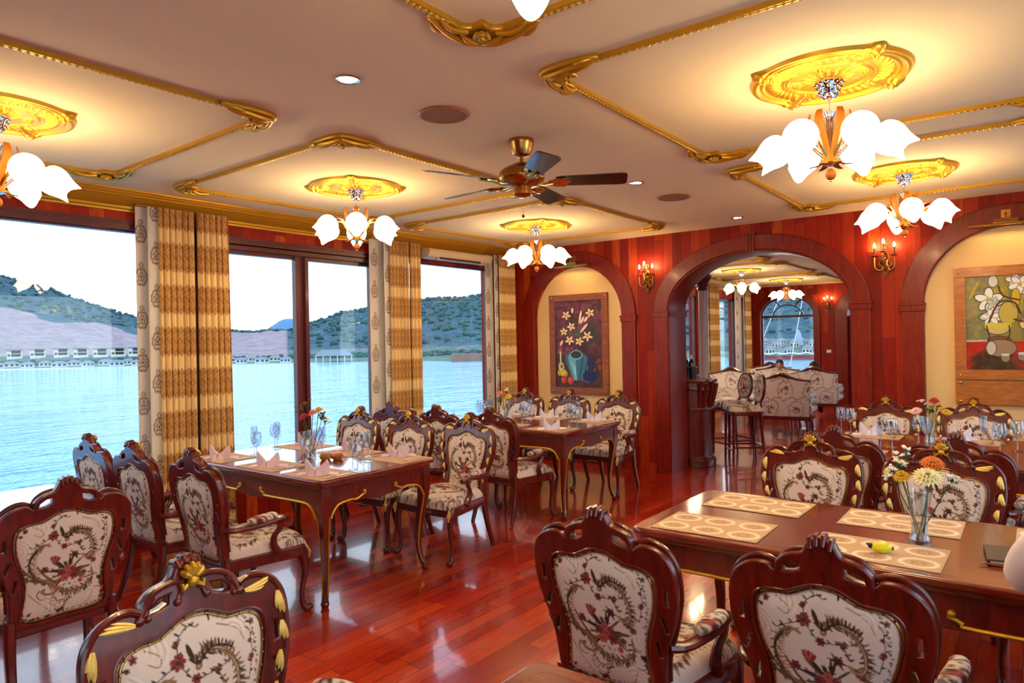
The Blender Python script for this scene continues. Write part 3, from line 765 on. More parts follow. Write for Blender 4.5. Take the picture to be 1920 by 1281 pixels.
for x, w in ((-4.76, 'window end, near side'), (-4.15, 'middle, near side'), (-3.62, 'aisle end, near side')): setting(x, 2.69, 'near', False, w, T1n)
for x, w in ((-4.72, 'window end, far side'), (-4.15, 'middle, far side'), (-3.64, 'aisle end, far side')): setting(x, 3.35, 'far', False, w, T1n)
for x, w in ((-4.70, 'window end, near side'), (-4.14, 'middle, near side'), (-3.58, 'aisle end, near side')): setting(x, 5.23, 'near', True, w, T2n)
for x, w in ((-4.66, 'window end, far side'), (-4.12, 'middle, far side'), (-3.54, 'aisle end, far side')): setting(x, 5.92, 'far', True, w, T2n)
for x, w in ((-1.06, 'left end, near side'), (-.42, 'middle, near side')): setting(x, 5.24, 'near', True, w, T4n, 0, False)
for x, w in ((-1.08, 'left end, far side'), (-.45, 'middle, far side')): setting(x, 6.12, 'far', True, w, T4n, 0)
for x, y, k, lb in ((-1.33,6.24,0,'left of two wide glasses at the far left corner'),(-1.25,6.20,0,'right of two wide glasses at the far left corner'),(-.93,5.60,1,'slim glass left of the paired wine glasses'),(-.85,5.56,0,'wine glass before the left napkin, behind the plain chair crest'),
                    (-.72,5.84,0,'wine glass just left of the flower vase'),(-.66,5.76,1,'slim glass just left of the flower vase'),(-.33,6.0,1,'slim glass right of the flower vase beside the napkin'),(-.22,5.60,0,'nearest wine glass at the right of the picture'),(-.13,5.80,0,'rightmost wine glass, cut by the picture edge')):
    if k: put(WF, wff, x, y, TH+.0005, 0, lb+' on the '+T4n, 'glass', 'tall glasses on the '+T4n)
    else: o = put(WG, wf, x, y, TH+.0005, 0, lb+' on the '+T4n, 'glass', 'wine glasses on the '+T4n); o.scale = (1.1, 1.1, 1.15)

# ------------------------------------------------------------------ vases of flowers
def vase(h=.17, r0=.028, r1=.045, ribbed=True):
    b = MB(); prof = [(r0*1.15,0),(r0*1.2,.008),(r0,.03),(r0*.95,.06),(r0*1.15,h*.6),(r1,h)]
    b.lathe(spl(prof, 3), 24, mod=(lambda r, z, a: (r*(1+.05*math.cos(8*a)*(z < .05)), z)) if ribbed else None)
    b.f = [f for i, f in enumerate(b.f) if len(f) == 4 or i < len(b.f)-1]
    return b
def gerbera(root, base, head, r, m1, name='flower', lean=(0, 0)):
    bx, by, bz = base; hx, hy, hz = head
    st = MB(); st.tube(spl([(bx, by, bz), ((bx+hx)/2+.005, (by+hy)/2, (bz+hz)/2), (hx, hy, hz)], 5), .0028, 6); f = st.build('stem', M['green'], root)
    b = MB(); nrm = Vector((lean[0], lean[1], 1)).normalized(); q = nrm.to_track_quat('Z', 'Y').to_matrix().to_4x4(); T = Matrix.Translation((hx, hy, hz)) @ q
    for ring in range(3):
        n = 20-4*ring; rr = r*(1-.22*ring)
        for i in range(n):
            a = 2*PI*i/n+ring*.15; w = rr*.15; z0 = .002+.004*ring; dr = -.004+.006*ring
            P = [(rr*.18*math.cos(a), rr*.18*math.sin(a), z0), (rr*.6*math.cos(a)-w*math.sin(a), rr*.6*math.sin(a)+w*math.cos(a), z0+dr+.005), (rr*math.cos(a), rr*math.sin(a), z0+dr), (rr*.6*math.cos(a)+w*math.sin(a), rr*.6*math.sin(a)-w*math.cos(a), z0+dr+.005)]
            b.add(P, [(0,1,2,3)], T)
            b.add([(p[0], p[1], p[2]-.0008) for p in P], [(3,2,1,0)], T)
    b.build('petals', m1, f, smooth=0)
    b = MB(); b.sphere((0,0,.006), (r*.22, r*.22, .006), 10, 5, T); b.build('flower_centre', M['pbud'], f)
def sprig(root, base, head, mhead, n=9, rad=.03, sz=.006):
    b = MB(); bx, by, bz = base; hx, hy, hz = head
    mid = ((bx+hx)/2, (by+hy)/2, (bz+hz)/2); b.tube(spl([base, mid, head], 4), .0022, 6)
    rs = random.Random(int(hx*1e4+hy*1e3)); tips = []
    for i in range(n):
        a = rs.uniform(0, 2*PI); t = rs.uniform(.0, 1); q = (hx+rad*math.cos(a)*rs.uniform(.4, 1), hy+rad*math.sin(a)*rs.uniform(.4, 1), hz+rs.uniform(-.02, .03))
        s0 = (mid[0]+(hx-mid[0])*(.6+.4*t), mid[1]+(hy-mid[1])*(.6+.4*t), mid[2]+(hz-mid[2])*(.6+.4*t)); b.tube([s0, q], .0012, 5); tips.append(q)
        c = ((s0[0]+q[0])/2, (s0[1]+q[1])/2, (s0[2]+q[2])/2); b.add([c, (c[0]+.012, c[1]+.004, c[2]+.006), (c[0]+.022, c[1], c[2]+.002), (c[0]+.012, c[1]-.004, c[2]+.004)], [(0,1,2,3)])
    s = b.build('stem', M['dgreen'], root)
    b = MB()
    for q in tips:
        b.sphere(q, (sz, sz, sz*.8), 8, 5)
        for k in range(3): b.sphere((q[0]+rs.uniform(-1, 1)*sz*1.3, q[1]+rs.uniform(-1, 1)*sz*1.3, q[2]+rs.uniform(-.5, .8)*sz), sz*.7, 6, 4)
    b.build('small_blossoms', mhead, s)
def vase_of(x, y, label, heads, sprigs, h=.17, r0=.028):
    v = thing('flower_vase', 'clear '+label, 'vase', (x, y, TH+.0005), 0, 'vases of flowers on the tables')
    vase(h, r0).build('vase_body', M['glass'], v, smooth=60)
    b = MB(); b.lathe([(0,.006),(r0*.85,.007),(r0*.85,.07),(0,.071)], 16); b.build('water', M['glass'], v)
    for i, (hx, hy, hz, r, m) in enumerate(heads):
        a = i*2.1; gerbera(v, (.012*math.cos(a), .012*math.sin(a), .012), (hx, hy, hz), r, M[m], lean=(hx*3, hy*3-.5))
    for i, (hx, hy, hz, m, n) in enumerate(sprigs):
        a = 1+i*1.7; sprig(v, (.012*math.cos(a), .012*math.sin(a), .012), (hx, hy, hz), M[m], n)
# view direction there runs mostly along +Y; photo-right is +X/+Y
vase_of(-.385, 3.10, 'footed glass vase with pale yellow and orange daisies on the brown table', [(.035,-.03,.262,.058,'pcream'),(.045,.03,.305,.048,'porange'),(-.055,-.02,.25,.035,'pyel')],
        [(-.075,.0,.29,'pwhite',16),(-.06,.03,.335,'pwhite',10),(.11,.05,.25,'pwhite',9),(-.09,.0,.245,'pwhite',10)], .20, .03)
vase_of(-4.18, 3.03, 'tall glass vase with dried buds and red bloom on the pink-napkin table', [(-.03,-.04,.30,.042,'pred'),(.05,.03,.345,.036,'pyel'),(.02,.0,.325,.036,'ppink')],
        [(-.07,-.05,.35,'pbud',9),(-.02,-.02,.40,'pbud',9),(.06,.06,.30,'pbud',16),(.085,.07,.27,'pyel',8)], .20, .026)
vase_of(-4.42, 5.62, 'glass vase with pink lily and mixed blooms in the far window corner', [(-.06,-.03,.27,.045,'ppink'),(.03,.0,.24,.045,'pyel'),(.07,.05,.21,.035,'porange')],
        [(0,0,.30,'pwhite',12),(-.05,-.05,.21,'green',12),(.05,.05,.24,'green',10)], .17, .03)
vase_of(-.66, 5.95, 'glass vase with pink daisy, red and yellow blooms among the wine glasses', [(-.08,-.03,.235,.045,'ppale'),(.03,.02,.31,.04,'pred'),(.1,.05,.225,.04,'pyel')],
        [(-.05,.0,.29,'ppale',12),(.05,.05,.27,'pyel',10),(0,0,.24,'green',14)], .17, .03)
# ------------------------------------------------------------------ small things on the tables
t = thing('decorated_jar', 'squat gold-patterned jar beside the dried flower vase', 'jar', (-4.02, 3.03, TH+.0005), 0, 'pair of decorated jars')
b = MB(); b.lathe(spl([(.0,0),(.028,.0),(.038,.018),(.038,.036),(.026,.05),(.0,.052)], 3), 20); b.build('jar_body', M['pframe2'], t)
b = MB()
for i in range(7):
    a = 2*PI*i/7; b.tube([(.038*math.cos(a),.038*math.sin(a),.012),(.0405*math.cos(a+.25),.0405*math.sin(a+.25),.026),(.036*math.cos(a),.036*math.sin(a),.041)], .004, 6)
b.build('raised_pattern', M['brass'], t)
dup(t, (-3.95, 3.08, TH+.0005), .4, 'squat gold-patterned jar to the right of its twin by the dried flower vase')
# yellow toy
t = thing('yellow_toy', 'small bright yellow rounded toy with black ends lying on the printed placemat', 'toy', (-.475, 2.845, TH+.003), .35)
b = MB(); b.sphere((0,0,.022), (.037,.029,.021), 20, 12); b.build('toy_body', M['yellow'], t)
b = MB(); b.sphere((-.038,.0,.025), (.010,.010,.010), 10, 6); b.tube([(-.042,.006,.026),(-.050,.008,.031)], .004, 6); b.build('black_tip', M['black'], t)
b = MB(); b.sphere((.032,-.010,.022), (.006,.008,.007), 8, 6); b.sphere((.031,.012,.022), (.006,.006,.007), 8, 6); b.build('black_spot', M['black'], t)
b = MB(); b.tube([(-.014,.0,.040),(0,.004,.0425),(.014,0,.040)], .0035, 6); b.build('white_patch', M['white'], t)
# folder with pen
t = thing('menu_folder', 'closed dark leather folder lying beside the white sleeve', 'folder', (-.10, 3.02, TH+.003), .12)
b = MB(); b.box(-.065,.11,-.10,.10,0,.004); b.box(-.065,.11,-.10,.10,.013,.017); b.box(-.068,-.062,-.10,.10,.001,.016); b.build('cover', M['leather'], t)
b = MB(); b.box(-.06,.105,-.095,.095,.004,.013); b.build('pages', M['pages'] if 'pages' in M else M['napkin'], t)
o = MB().tube([(-.09,-.10,.004),(-.07,-.085,.004),(.02,-.105,.004)], [.0015,.004,.004], 8).build('pen', M['brass'], None, (-.10, 2.99, TH+.003), .1)
tag(o, 'thin brass pen poking out by the dark folder', 'pen')
# ------------------------------------------------------------------ shell
CZ = 2.84; XL = -5.75; XR = .72; YB = -3.2; YE = 7.55; YE2 = 8.0; YF = 17.55
MB().box(XL-.3, XR+.3, YB-.2, YF+.2, -.12, 0).build('floor', M['floor'], kind='structure', smooth=0)
MB().box(XL-.3, XR+.3, YB-.2, YF+.2, CZ, CZ+.12).build('ceiling', M['plaster'], kind='structure', smooth=0)
def YZ(vf, x): v, f = vf; return [(x+a[2], a[0], a[1]) for a in v], f
def rc(a, b, c, d): return [(a, c), (b, c), (b, d), (a, d)]
LW = [(-2.9,-1.0,.5,2.55),(-.5,2.75,.5,2.55),(3.0,5.12,.46,2.52),(5.5,7.06,.5,2.56),(8.9,10.3,.5,2.5),(10.9,12.4,.5,2.5),(12.95,13.95,.5,2.5),(14.70,16.30,.5,2.5)]  # first opening is out of view, added to let in more daylight
b = MB(); v, f = YZ(shape2d([rc(YB-.2, YF+.2, 0, CZ)]+[rc(*w) for w in LW], .1), XL-.1); b.add(v, f); b.build('wall_left', M['wall'], kind='structure', smooth=20)
RW = [(-2.9,-1.0,.5,2.55),(-.5,2.75,.5,2.55),(3.0,5.12,.5,2.5),(5.5,7.06,.5,2.55),(9.5,12,.5,2.5),(13,16,.5,2.5)]
b = MB(); v, f = YZ(shape2d([rc(YB-.2, YF+.2, 0, CZ)]+[rc(*w) for w in RW], .1), XR+.1); b.add(v, f); b.build('wall_right', M['wall'], kind='structure', smooth=20)
MB().box(XL, XR, YB-.2, YB, 0, CZ).build('wall_back', M['wall'], kind='structure', smooth=0)
def archpts(cx, w, z0, rx, rz, n=36): # walking left to right over an opening, starting and ending at the floor
    return [(cx-rx, 0)]+[(x, z) for x, z in reversed(arc(cx, z0, rx, rz, 0, 180, n))]+[(cx+rx, 0)]
AC_, AR, AZ, AH = -2.48, .99, 1.93, .62
poly = [(XL, 0)]+archpts(-4.745, 0, 1.89, .665, .665)+archpts(AC_, 0, AZ, AR, AH)+archpts(-.20, 0, 1.89, .665, .665)+[(XR, 0), (XR, CZ), (XL, CZ)]
b = MB(); v, f = XZ(shape2d([poly], .03), YE+.03); b.add(v, f)
poly = [(XL, 0)]+archpts(AC_, 0, AZ, AR, AH)+[(XR, 0), (XR, CZ), (XL, CZ)]
v, f = XZ(shape2d([poly], .19), YE+.255); b.add(v, f); b.build('wall_end', M['wall'], kind='structure', smooth=20)
for cx, nm in ((-4.745, 'wall_niche_left'), (-.20, 'wall_niche_right')):
    b = MB(); poly = archpts(cx, 0, 1.89, .67, .67); v, f = XZ(shape2d([poly], .006), YE+.056); b.add(v, f); b.build(nm, M['cream'], kind='structure')
    b = MB(); b.box(cx-.665, cx+.665, YE+.02, YE+.05, 0, .12); b.build('baseboard_'+nm[5:], M['arch'], kind='structure', smooth=0)
def casing(cx, z0, rx, rz, wd, name, wz=None):
    wz = wz or wd; b = MB()
    ring = arc(cx, z0, rx+wd, rz+wz, 0, 180, 48)+list(reversed(arc(cx, z0, rx, rz, 0, 180, 48)))
    v, f = XZ(shape2d([ring], .02, .008), YE-.018); b.add(v, f)
    for s in (-1, 1):
        a, c = sorted((cx+s*rx, cx+s*(rx+wd))); v, f = XZ(shape2d([rc(a, c, 0, z0)], .02, .006), YE-.018); b.add(v, f)
        a, c = sorted((cx+s*(rx-.012), cx+s*(rx+wd+.012)))
        v, f = XZ(shape2d([rc(a, c, z0-.075, z0-.005)], .027, .005), YE-.02); b.add(v, f)
        v, f = XZ(shape2d([rc(a-.006, c+.006, z0-.018, z0+.004)], .033, .004), YE-.022); b.add(v, f)
    o = b.build(name, M['arch'], kind='structure'); return o
casing(-4.745, 1.89, .665, .665, .19, 'trim_1', .19)
casing(-.20, 1.89, .665, .665, .19, 'trim_2', .19)
casing(AC_, AZ, AR, AH, .175, 'trim_3', .165)
b = MB(); lin_ = archpts(AC_, 0, AZ, AR, AH); out_ = [(AC_-AR-.001, 0)]+archpts(AC_, 0, AZ, AR+.001, AH+.001)[1:-1]+[(AC_+AR+.001, 0)]
inn_ = archpts(AC_, 0, AZ, AR-.015, AH-.015)
v, f = XZ(shape2d([archpts(AC_, 0, AZ, AR+.004, AH+.004)+list(reversed(inn_))], .24, .004), 7.77); b.add(v, f)
for s in (-1, 1):
    a, c = sorted((AC_+s*(AR-.03), AC_+s*AR)); b.box(a, c, 7.53, 8.02, AZ-.075, AZ-.003)
b.build('trim_4', M['arch'], kind='structure')
b = MB()
for i in range(3): b.box(AC_-.045+.032*i, AC_-.045+.032*i+.024, YE-.055, YE, 2.53, 2.73)
b.box(AC_-.06, AC_+.06, YE-.06, YE, 2.72, 2.75); b.build('trim_5', M['arch'], kind='structure', smooth=0)
# gilded crown along the window wall
def crown(y0, y1, x, s, name):
    prof = [(.0,-.150),(.018,-.150),(.022,-.135),(.035,-.128),(.04,-.112),(.060,-.098),(.090,-.070),(.110,-.050),(.122,-.046),(.128,-.034),(.142,-.030),(.150,-.016),(.165,-.012),(.17,0),(0,0)]
    b = MB(); n = len(prof)
    for y in (y0, y1): b.v += [(x+s*p, y, CZ+q) for p, q in prof]
    b.f += [(i, (i+1) % n, (i+1) % n+n, i+n) for i in range(n)]+[tuple(range(n)), tuple(range(n, 2*n))]
    b.build(name, M['gold'], kind='structure', smooth=25)
crown(YB, YE, XL, 1, 'trim_6'); crown(YE2, YF, XL, 1, 'trim_7'); crown(YB, YE, XR, -1, 'trim_8')
# header mouldings over the windows
b = MB()
for y0, y1, z in ((-.6,2.75,2.60),(2.95,5.15,2.57),(2.95,5.15,2.53)):
    b.box(XL, XL+.022, y0, y1, z, z+.022); b.box(XL, XL+.012, y0, y1, z-.05, z)
b.build('trim_9', M['frame'], kind='structure', smooth=0)

# ------------------------------------------------------------------ windows
def window(n, x, y0, y1, z0, z1, holes, pane=True):
    b = MB(); v, f = YZ(shape2d([rc(y0, y1, z0, z1)]+[rc(*h) for h in holes], .035, .003), x); b.add(v, f)
    b.box(x-.08, x+.10, y0, y1, z0-.03, z0+.002)
    o = b.build('window_%d' % n, M['frame'], kind='structure', smooth=20)
    for h in holes: MB().box(x-.003, x+.003, h[0], h[1], h[2], h[3]).build('pane', M['pane'], o, smooth=0)
window(1, XL-.07, -.5, 2.75, .5, 2.55, [(-.44, 1.1, .56, 2.55-.004), (1.13, 2.70, .56, 2.55-.004)][:0]+[(-.44, 2.70, .56, 2.535)])
window(2, XL-.07, 3.0, 5.12, .46, 2.52, [(3.12, 4.05, .55, 2.445), (4.19, 5.0, .55, 2.445)])
window(3, XL-.07, 5.5, 7.06, .5, 2.56, [(5.56, 7.0, .56, 2.54)])
for i, w in enumerate(LW):
    if i in (0, 4, 5, 6, 7): window(4+i, XL-.07, *w, [(w[0]+.06, w[1]-.06, w[2]+.06, w[3]-.03)])
for i, w in enumerate(RW): window(20+i, XR+.07, *w, [(w[0]+.06, w[1]-.06, w[2]+.06, w[3]-.05)])
# sliding sash stile, a hand's depth in front
MB().box(XL-.045, XL+.0, 4.02, 4.06, .5, 2.47).box(XL-.045, XL+.0, 4.13, 4.17, .5, 2.47).build('trim_10', M['frame'], kind='structure', smooth=0)

# far wall with arched window and arched doorway
WC, WR, WZ = -4.94, .63, 2.10
dc, dr = -2.96, .60
def hole_arch(cx, z0, r, rz, zb, n=28): return [(cx-r, zb)]+[(x, z) for x, z in reversed(arc(cx, z0, r, rz, 0, 180, n))]+[(cx+r, zb)]
poly = [(XL, 0)]+archpts(dc, 0, 2.08, dr, .52)+[(XR, 0), (XR, CZ), (XL, CZ)]
b = MB(); v, f = XZ(shape2d([poly, hole_arch(WC, WZ, WR, .48, .62)], .1), YF+.1); b.add(v, f); b.build('wall_far', M['wall'], kind='structure', smooth=20)
b = MB(); ring = [(WC+WR+.15, .55)]+arc(WC, WZ, WR+.15, .48+.14, 0, 180, 36)+[(WC-WR-.15, .55)]
v, f = XZ(shape2d([ring, hole_arch(WC, WZ, WR, .48, .62)], .03, .008), YF-.02); b.add(v, f)
ring = [(dc+dr+.27, 0)]+arc(dc, 2.08, dr+.27, .52+.20, 0, 180, 36)+[(dc-dr-.27, 0), (dc-dr, 0)]+list(reversed(arc(dc, 2.08, dr, .52, 0, 180, 36)))+[(dc+dr, 0)]
v, f = XZ(shape2d([ring], .03, .008), YF-.02); b.add(v, f); b.build('trim_11', M['arch'], kind='structure')
b = MB(); t_ = .03
v, f = XZ(shape2d([hole_arch(WC, WZ, WR+.005, .485, .60), rc(WC-WR+t_, WC+WR-t_, .66, WZ-.035), [(x, z) for x, z in arc(WC, WZ+.02, WR-t_, .43, 0, 180, 28)]], .03), YF+.1); b.add(v, f)
rr_ = arc(WC, WZ, .37, .29, 0, 180, 24)+list(reversed(arc(WC, WZ, .335, .26, 0, 180, 24))); v, f = XZ(shape2d([rr_], .02), YF+.1); b.add(v, f)
for a in (60, 120): b.tube([(WC+.35*math.cos(math.radians(a)), YF+.1, WZ+.27*math.sin(math.radians(a))), (WC+.6*math.cos(math.radians(a)), YF+.1, WZ+.46*math.sin(math.radians(a)))], .016, 6)
o = b.build('window_12', M['frame'], kind='structure')
b = MB(); v, f = XZ(shape2d([hole_arch(WC, WZ, WR, .48, .62)], .003), YF+.12); b.add(v, f); b.build('pane', M['pane'], o, smooth=0)
b = MB(); b.box(dc-dr, dc+dr, YF+.10, YF+.14, 0, 2.0); b.box(dc-dr, dc+dr, YF+.06, YF+.14, 2.0, 2.06); b.box(dc-.02, dc+.02, YF+.08, YF+.12, 0, 2.0)
for s in (-1, 1): b.box(dc+s*.3-.2, dc+s*.3+.2, YF+.085, YF+.10, .2, .9); b.box(dc+s*.3-.2, dc+s*.3+.2, YF+.085, YF+.10, 1.0, 1.9)
o = b.build('door_1', M['wall'], kind='structure', smooth=0)
o = MB().box(-4.03, -3.93, YF-.012, YF, 1.19, 1.26).build('wall_switch', M['white'], smooth=0); tag(o, 'white switch plate on the red wall of the far lounge', 'switch')

# ------------------------------------------------------------------ curtains
TC = np.array(S(228,196,138)); TB = np.array(S(176,122,58)); TD = np.array(S(140,88,40)); GY = np.array(S(206,198,190)); GD = np.array(S(112,78,64))
def band_col(u, z, z0=0.0, P=.345):
    w = (z-z0)/P; fr = (w % 1.0)-.5; s = .235+.10*np.abs(np.sin(u*2*PI/.11))**.8+.03*np.abs(np.sin(u*2*PI/.0275))
    ins = 1/(1+np.exp(-(s-np.abs(fr))*120))
    a = np.sin(u*2*PI/.11+1.6*np.sin(fr*14))*np.cos(fr*2*PI*1.9); c = np.sin(u*2*PI/.055+4*np.cos(fr*11))*np.cos(fr*2*PI*4.1)
    orn = 1/(1+np.exp(-(np.abs(a)+.5*c-.42)*14))
    edge = np.exp(-((s-np.abs(fr)-.02)/.014)**2)
    col = TC+(TB-TC)*ins[..., None]; col = col+(TC*.86-col)*(ins*(1-orn)*.42)[..., None]; col = col+(TD-col)*(ins*np.clip(edge+.45*orn*(c > .2), 0, 1))[..., None]
    return col
def motif_col(u, z, base, dark, uc, P=.345, ph=0.0):
    """big single ornaments down a plain strip"""
    fr = ((z/P+ph) % 1.0-.5)*P; du = u-uc; r = np.hypot(du/.05, fr/.075); th = np.arctan2(fr, du)
    rim = .78+.16*np.abs(np.sin(th*4)); m = np.exp(-((r-rim)/.10)**2)+np.exp(-((r-.42-.1*np.sin(5*th))/.09)**2)+(r < .16)
    m += np.exp(-(np.hypot(du/.02, (fr-.095)/.022)-.7)**2*9)*.8
    m = np.clip(m+(r < .95)*.35*(.5+.5*np.sin(th*9+r*22)), 0, 1)*(r < 1.9)
    return base+(dark-base)*m[..., None]
def cloth(nm, y0, y1, x, z0, z1, pl, amp, strip, root, ph=0.0, flare=.0, nz=300, gather=2.1):
    """pleated panel from y0 to y1; fabric length follows the folds"""
    nu = max(int((y1-y0)/.0023), 12) if not strip else 24
    U = np.linspace(0, 1, nu); Z = np.linspace(z0, z1, nz if not strip else 260); u, z = np.meshgrid(U, Z)
    rs = np.random.RandomState(int(abs(y0)*100)); k = (y1-y0)/pl
    warp = u+.012*np.sin(u*17+ph)+.008*np.sin(u*41)
    s = np.abs(np.sin(warp*PI*k+ph)); fold = 2*s**.75-1 if not strip else .25*np.sin(u*6)
    a = amp*(1-.15*(z-z0)/(z1-z0))
    X = x+a*fold*(1+.2*np.sin(u*9+z*.6)); Y = y0+(y1-y0)*u
    Y = Y+flare*(1-(z-z0)/(z1-z0))*u
    b = MB(); h, w = u.shape
    b.v = np.stack([X, Y, z], -1).reshape(-1, 3).tolist()
    b.f = [(j*w+i, j*w+i+1, (j+1)*w+i+1, (j+1)*w+i) for j in range(h-1) for i in range(w-1)]
    fu = (y1-y0)*u*gather
    if strip: c = motif_col(u*(y1-y0), z, GY, GD, strip*(y1-y0), ph=ph)
    else: c = band_col(fu, z, .10)
    b.c = c.reshape(-1, 3).astype(np.float32)
    o = b.build(nm, M['curtain'], root, smooth=70); return o
def curtain(label, yA, yS, yM, yB, x=-5.645, top=2.735, fl=.0, pl=.052, nz=300):
    r = thing('curtain', label, 'curtain', (0, 0, 0), 0, 'damask curtains between the windows')
    o = cloth('grey_edge', yA, yS, x-.045, .03, top, .1, .012, .35, r, .2); o['label'] = 'pale grey patterned edge of the curtain'
    cloth('side_return', yS-.045, yS+.035, x+.012, .03, top, .1, .02, .8, r, .7)
    if yM: cloth('pleated_panel', yS+.03, yM, x+.02, .03, top, pl, .022, 0, r, .4, 0, nz); cloth('pleated_panel', yM+.006, yB, x+.03, .03, top, pl, .022, 0, r, 1.9, fl, nz)
    else: cloth('pleated_panel', yS+.03, yB, x+.03, .03, top, pl, .022, 0, r, .4, fl, nz)
    MB().tube([(x, yA-.02, top+.003), (x, yB+.02, top+.003)], .012, 10).build('curtain_track', M['brass'], r)
    return r
curtain('widest golden-banded damask curtain, left of the sliding window', 2.50, 2.615, 2.95, 3.245, fl=.03)
curtain('middle golden-banded curtain, right of the sliding window', 4.90, 5.10, 5.41, 5.60, nz=240)
curtain('golden-banded curtain in the corner beside the lily painting', 6.84, 7.0, None, 7.39, nz=240)
curtain('golden-banded curtain seen through the archway, left of the far lounge window', 13.95, 14.25, None, 14.82, nz=160)
curtain('pale curtain at the far right end of the lounge windows seen through the archway', 16.02, 16.5, None, 16.95, nz=160)

# ------------------------------------------------------------------ ceiling mouldings
def corner_orn(b, cx, cy, sx, sy):
    """rococo corner: sx, sy point towards the inside of the frame"""
    z = CZ-.012
    pts = [(0,0),(.05,-.022),(.14,-.028),(.24,-.02),(.31,.004),(.29,.028),(.22,.05),(.17,.048),(.13,.075),(.13,.13),(.075,.13),(.048,.17),(.05,.22),(.028,.29),(.004,.31),(-.02,.24),(-.028,.14),(-.022,.05)]
    pts = spl(pts+[pts[0]], 3)[:-1]
    v, f = shape2d([pts], .014, .009, 2); b.add([(cx+sx*x, cy+sy*y, zz+z) for x, y, zz in v], f if sx*sy > 0 else [tuple(reversed(q)) for q in f])
    def T(p): return (cx+sx*p[0], cy+sy*p[1], CZ-p[2])
    for q in (0, 1):
        for path, r in (([(.02,.02,.03),(.09,.0,.04),(.17,-.006,.036),(.25,.004,.03),(.30,.01,.02)], [.012,.014,.013,.012,.006]),
                        ([(.13,.05,.03),(.18,.03,.036),(.23,.028,.034),(.26,.035,.026)], [.010,.012,.010,.005]),
                        ([(.03,.03,.03),(.07,.03,.044),(.11,.025,.044),(.145,.03,.034)], [.010,.014,.012,.006]),
                        ([(.20,-.012,.028),(.225,-.024,.034),(.26,-.018,.03),(.285,-.004,.024)], [.008,.010,.008,.004])):
            p = spl([T((a, c, d) if q == 0 else (c, a, d)) for a, c, d in path], 3); n = len(p)
            b.tube(p, [float(np.interp(i/(n-1)*(len(r)-1), range(len(r)), r)) for i in range(n)], 7)
    for i in range(7):
        a = 2*PI*i/7; b.sphere(T((.085+.024*math.cos(a), .085+.024*math.sin(a), .042)), (.014,.014,.013), 8, 5)
    b.sphere(T((.085,.085,.05)), (.016,.016,.015), 8, 6)
    for i in range(5):
        a = PI*.25+(i-2)*.28; b.tube([T((.075-.01*math.cos(a), .075-.01*math.sin(a), .03)), T((.075-.05*math.cos(a), .075-.05*math.sin(a), .036)), T((.075-.088*math.cos(a)*(.9 if i != 2 else 1.05), .075-.088*math.sin(a)*(.9 if i != 2 else 1.05), .022))], [.007,.012,.004], 6)
def make_moulding(w, d):
    r = thing('ceiling_moulding', 'x', 'moulding')
    b = MB(); t = .024
    for s in (-1, 1):
        for (ax, L_) in ((0, w), (1, d)):
            o = (d if ax == 0 else w)*s
            def P(u, q, z): return (u, o+q, z) if ax == 0 else (o+q, u, z)
            Lh = L_+t*.5
            for q0, q1, dz in ((-t*.5, t*.5, .010), (-t*.62*s if s > 0 else t*.3, -t*.3 if s > 0 else t*.62, .02), (.3*t*s if s > 0 else -.55*t, .55*t if s > 0 else -.3*t, .022)):
                x0, y0, _ = P(-Lh, min(q0, q1), 0); x1, y1, _ = P(Lh, max(q0, q1), 0)
                b.box(min(x0, x1), max(x0, x1), min(y0, y1), max(y0, y1), CZ-dz, CZ+.002)
            n = int(2*L_/.030)
            for i in range(n):
                u = -L_+2*L_*(i+.5)/n; q = 0
                x, y, _ = P(u, q, 0); b.tube([P(u-.013, -.007, CZ-.012), P(u, 0, CZ-.021), P(u+.013, .007, CZ-.012)], [.004,.0095,.004], 6)
    b.build('rope_border', M['gold'], r)
    for sx in (-1, 1):
        for sy in (-1, 1):
            c = MB(); corner_orn(c, -sx*(w+.035), -sy*(d+.035), sx, sy); c.build('corner_ornament', M['gold'], r)
    return r
MO = make_moulding(.965, .96); mo = [False]
for x, y, lb in ((-4.22, 1.16, 'gilded square ceiling moulding at the upper left, nearest the camera over the window side'), (-4.22, 3.57, 'gilded square ceiling moulding over the nearest laid window table, left of the fan'),
              (-4.22, 5.96, 'gilded square ceiling moulding over the far window table, in the corner behind the fan'), (-.80, 1.16, 'gilded ceiling moulding whose one corner shows at the top edge'),
              (-.80, 3.57, 'large gilded ceiling moulding at the upper right around the biggest medallion'), (-.80, 5.96, 'gilded ceiling moulding at the right next to the red end wall'),
              (-4.33, 9.95, 'gilded moulding just beyond the archway on the lounge ceiling'), (-4.34, 12.68, 'gilded moulding on the lounge ceiling around the nearer lounge medallion'), (-4.36, 15.45, 'gilded moulding on the lounge ceiling next to the far wall')):
    put(MO, mo, x, y, 0, 0, lb, 'moulding', 'gilded ceiling mouldings'); 
for o in list(COL.objects):
    if o.name.startswith('ceiling_moulding') and o.location.y > 8: o.scale = (1.0, 1.12, 1.0)
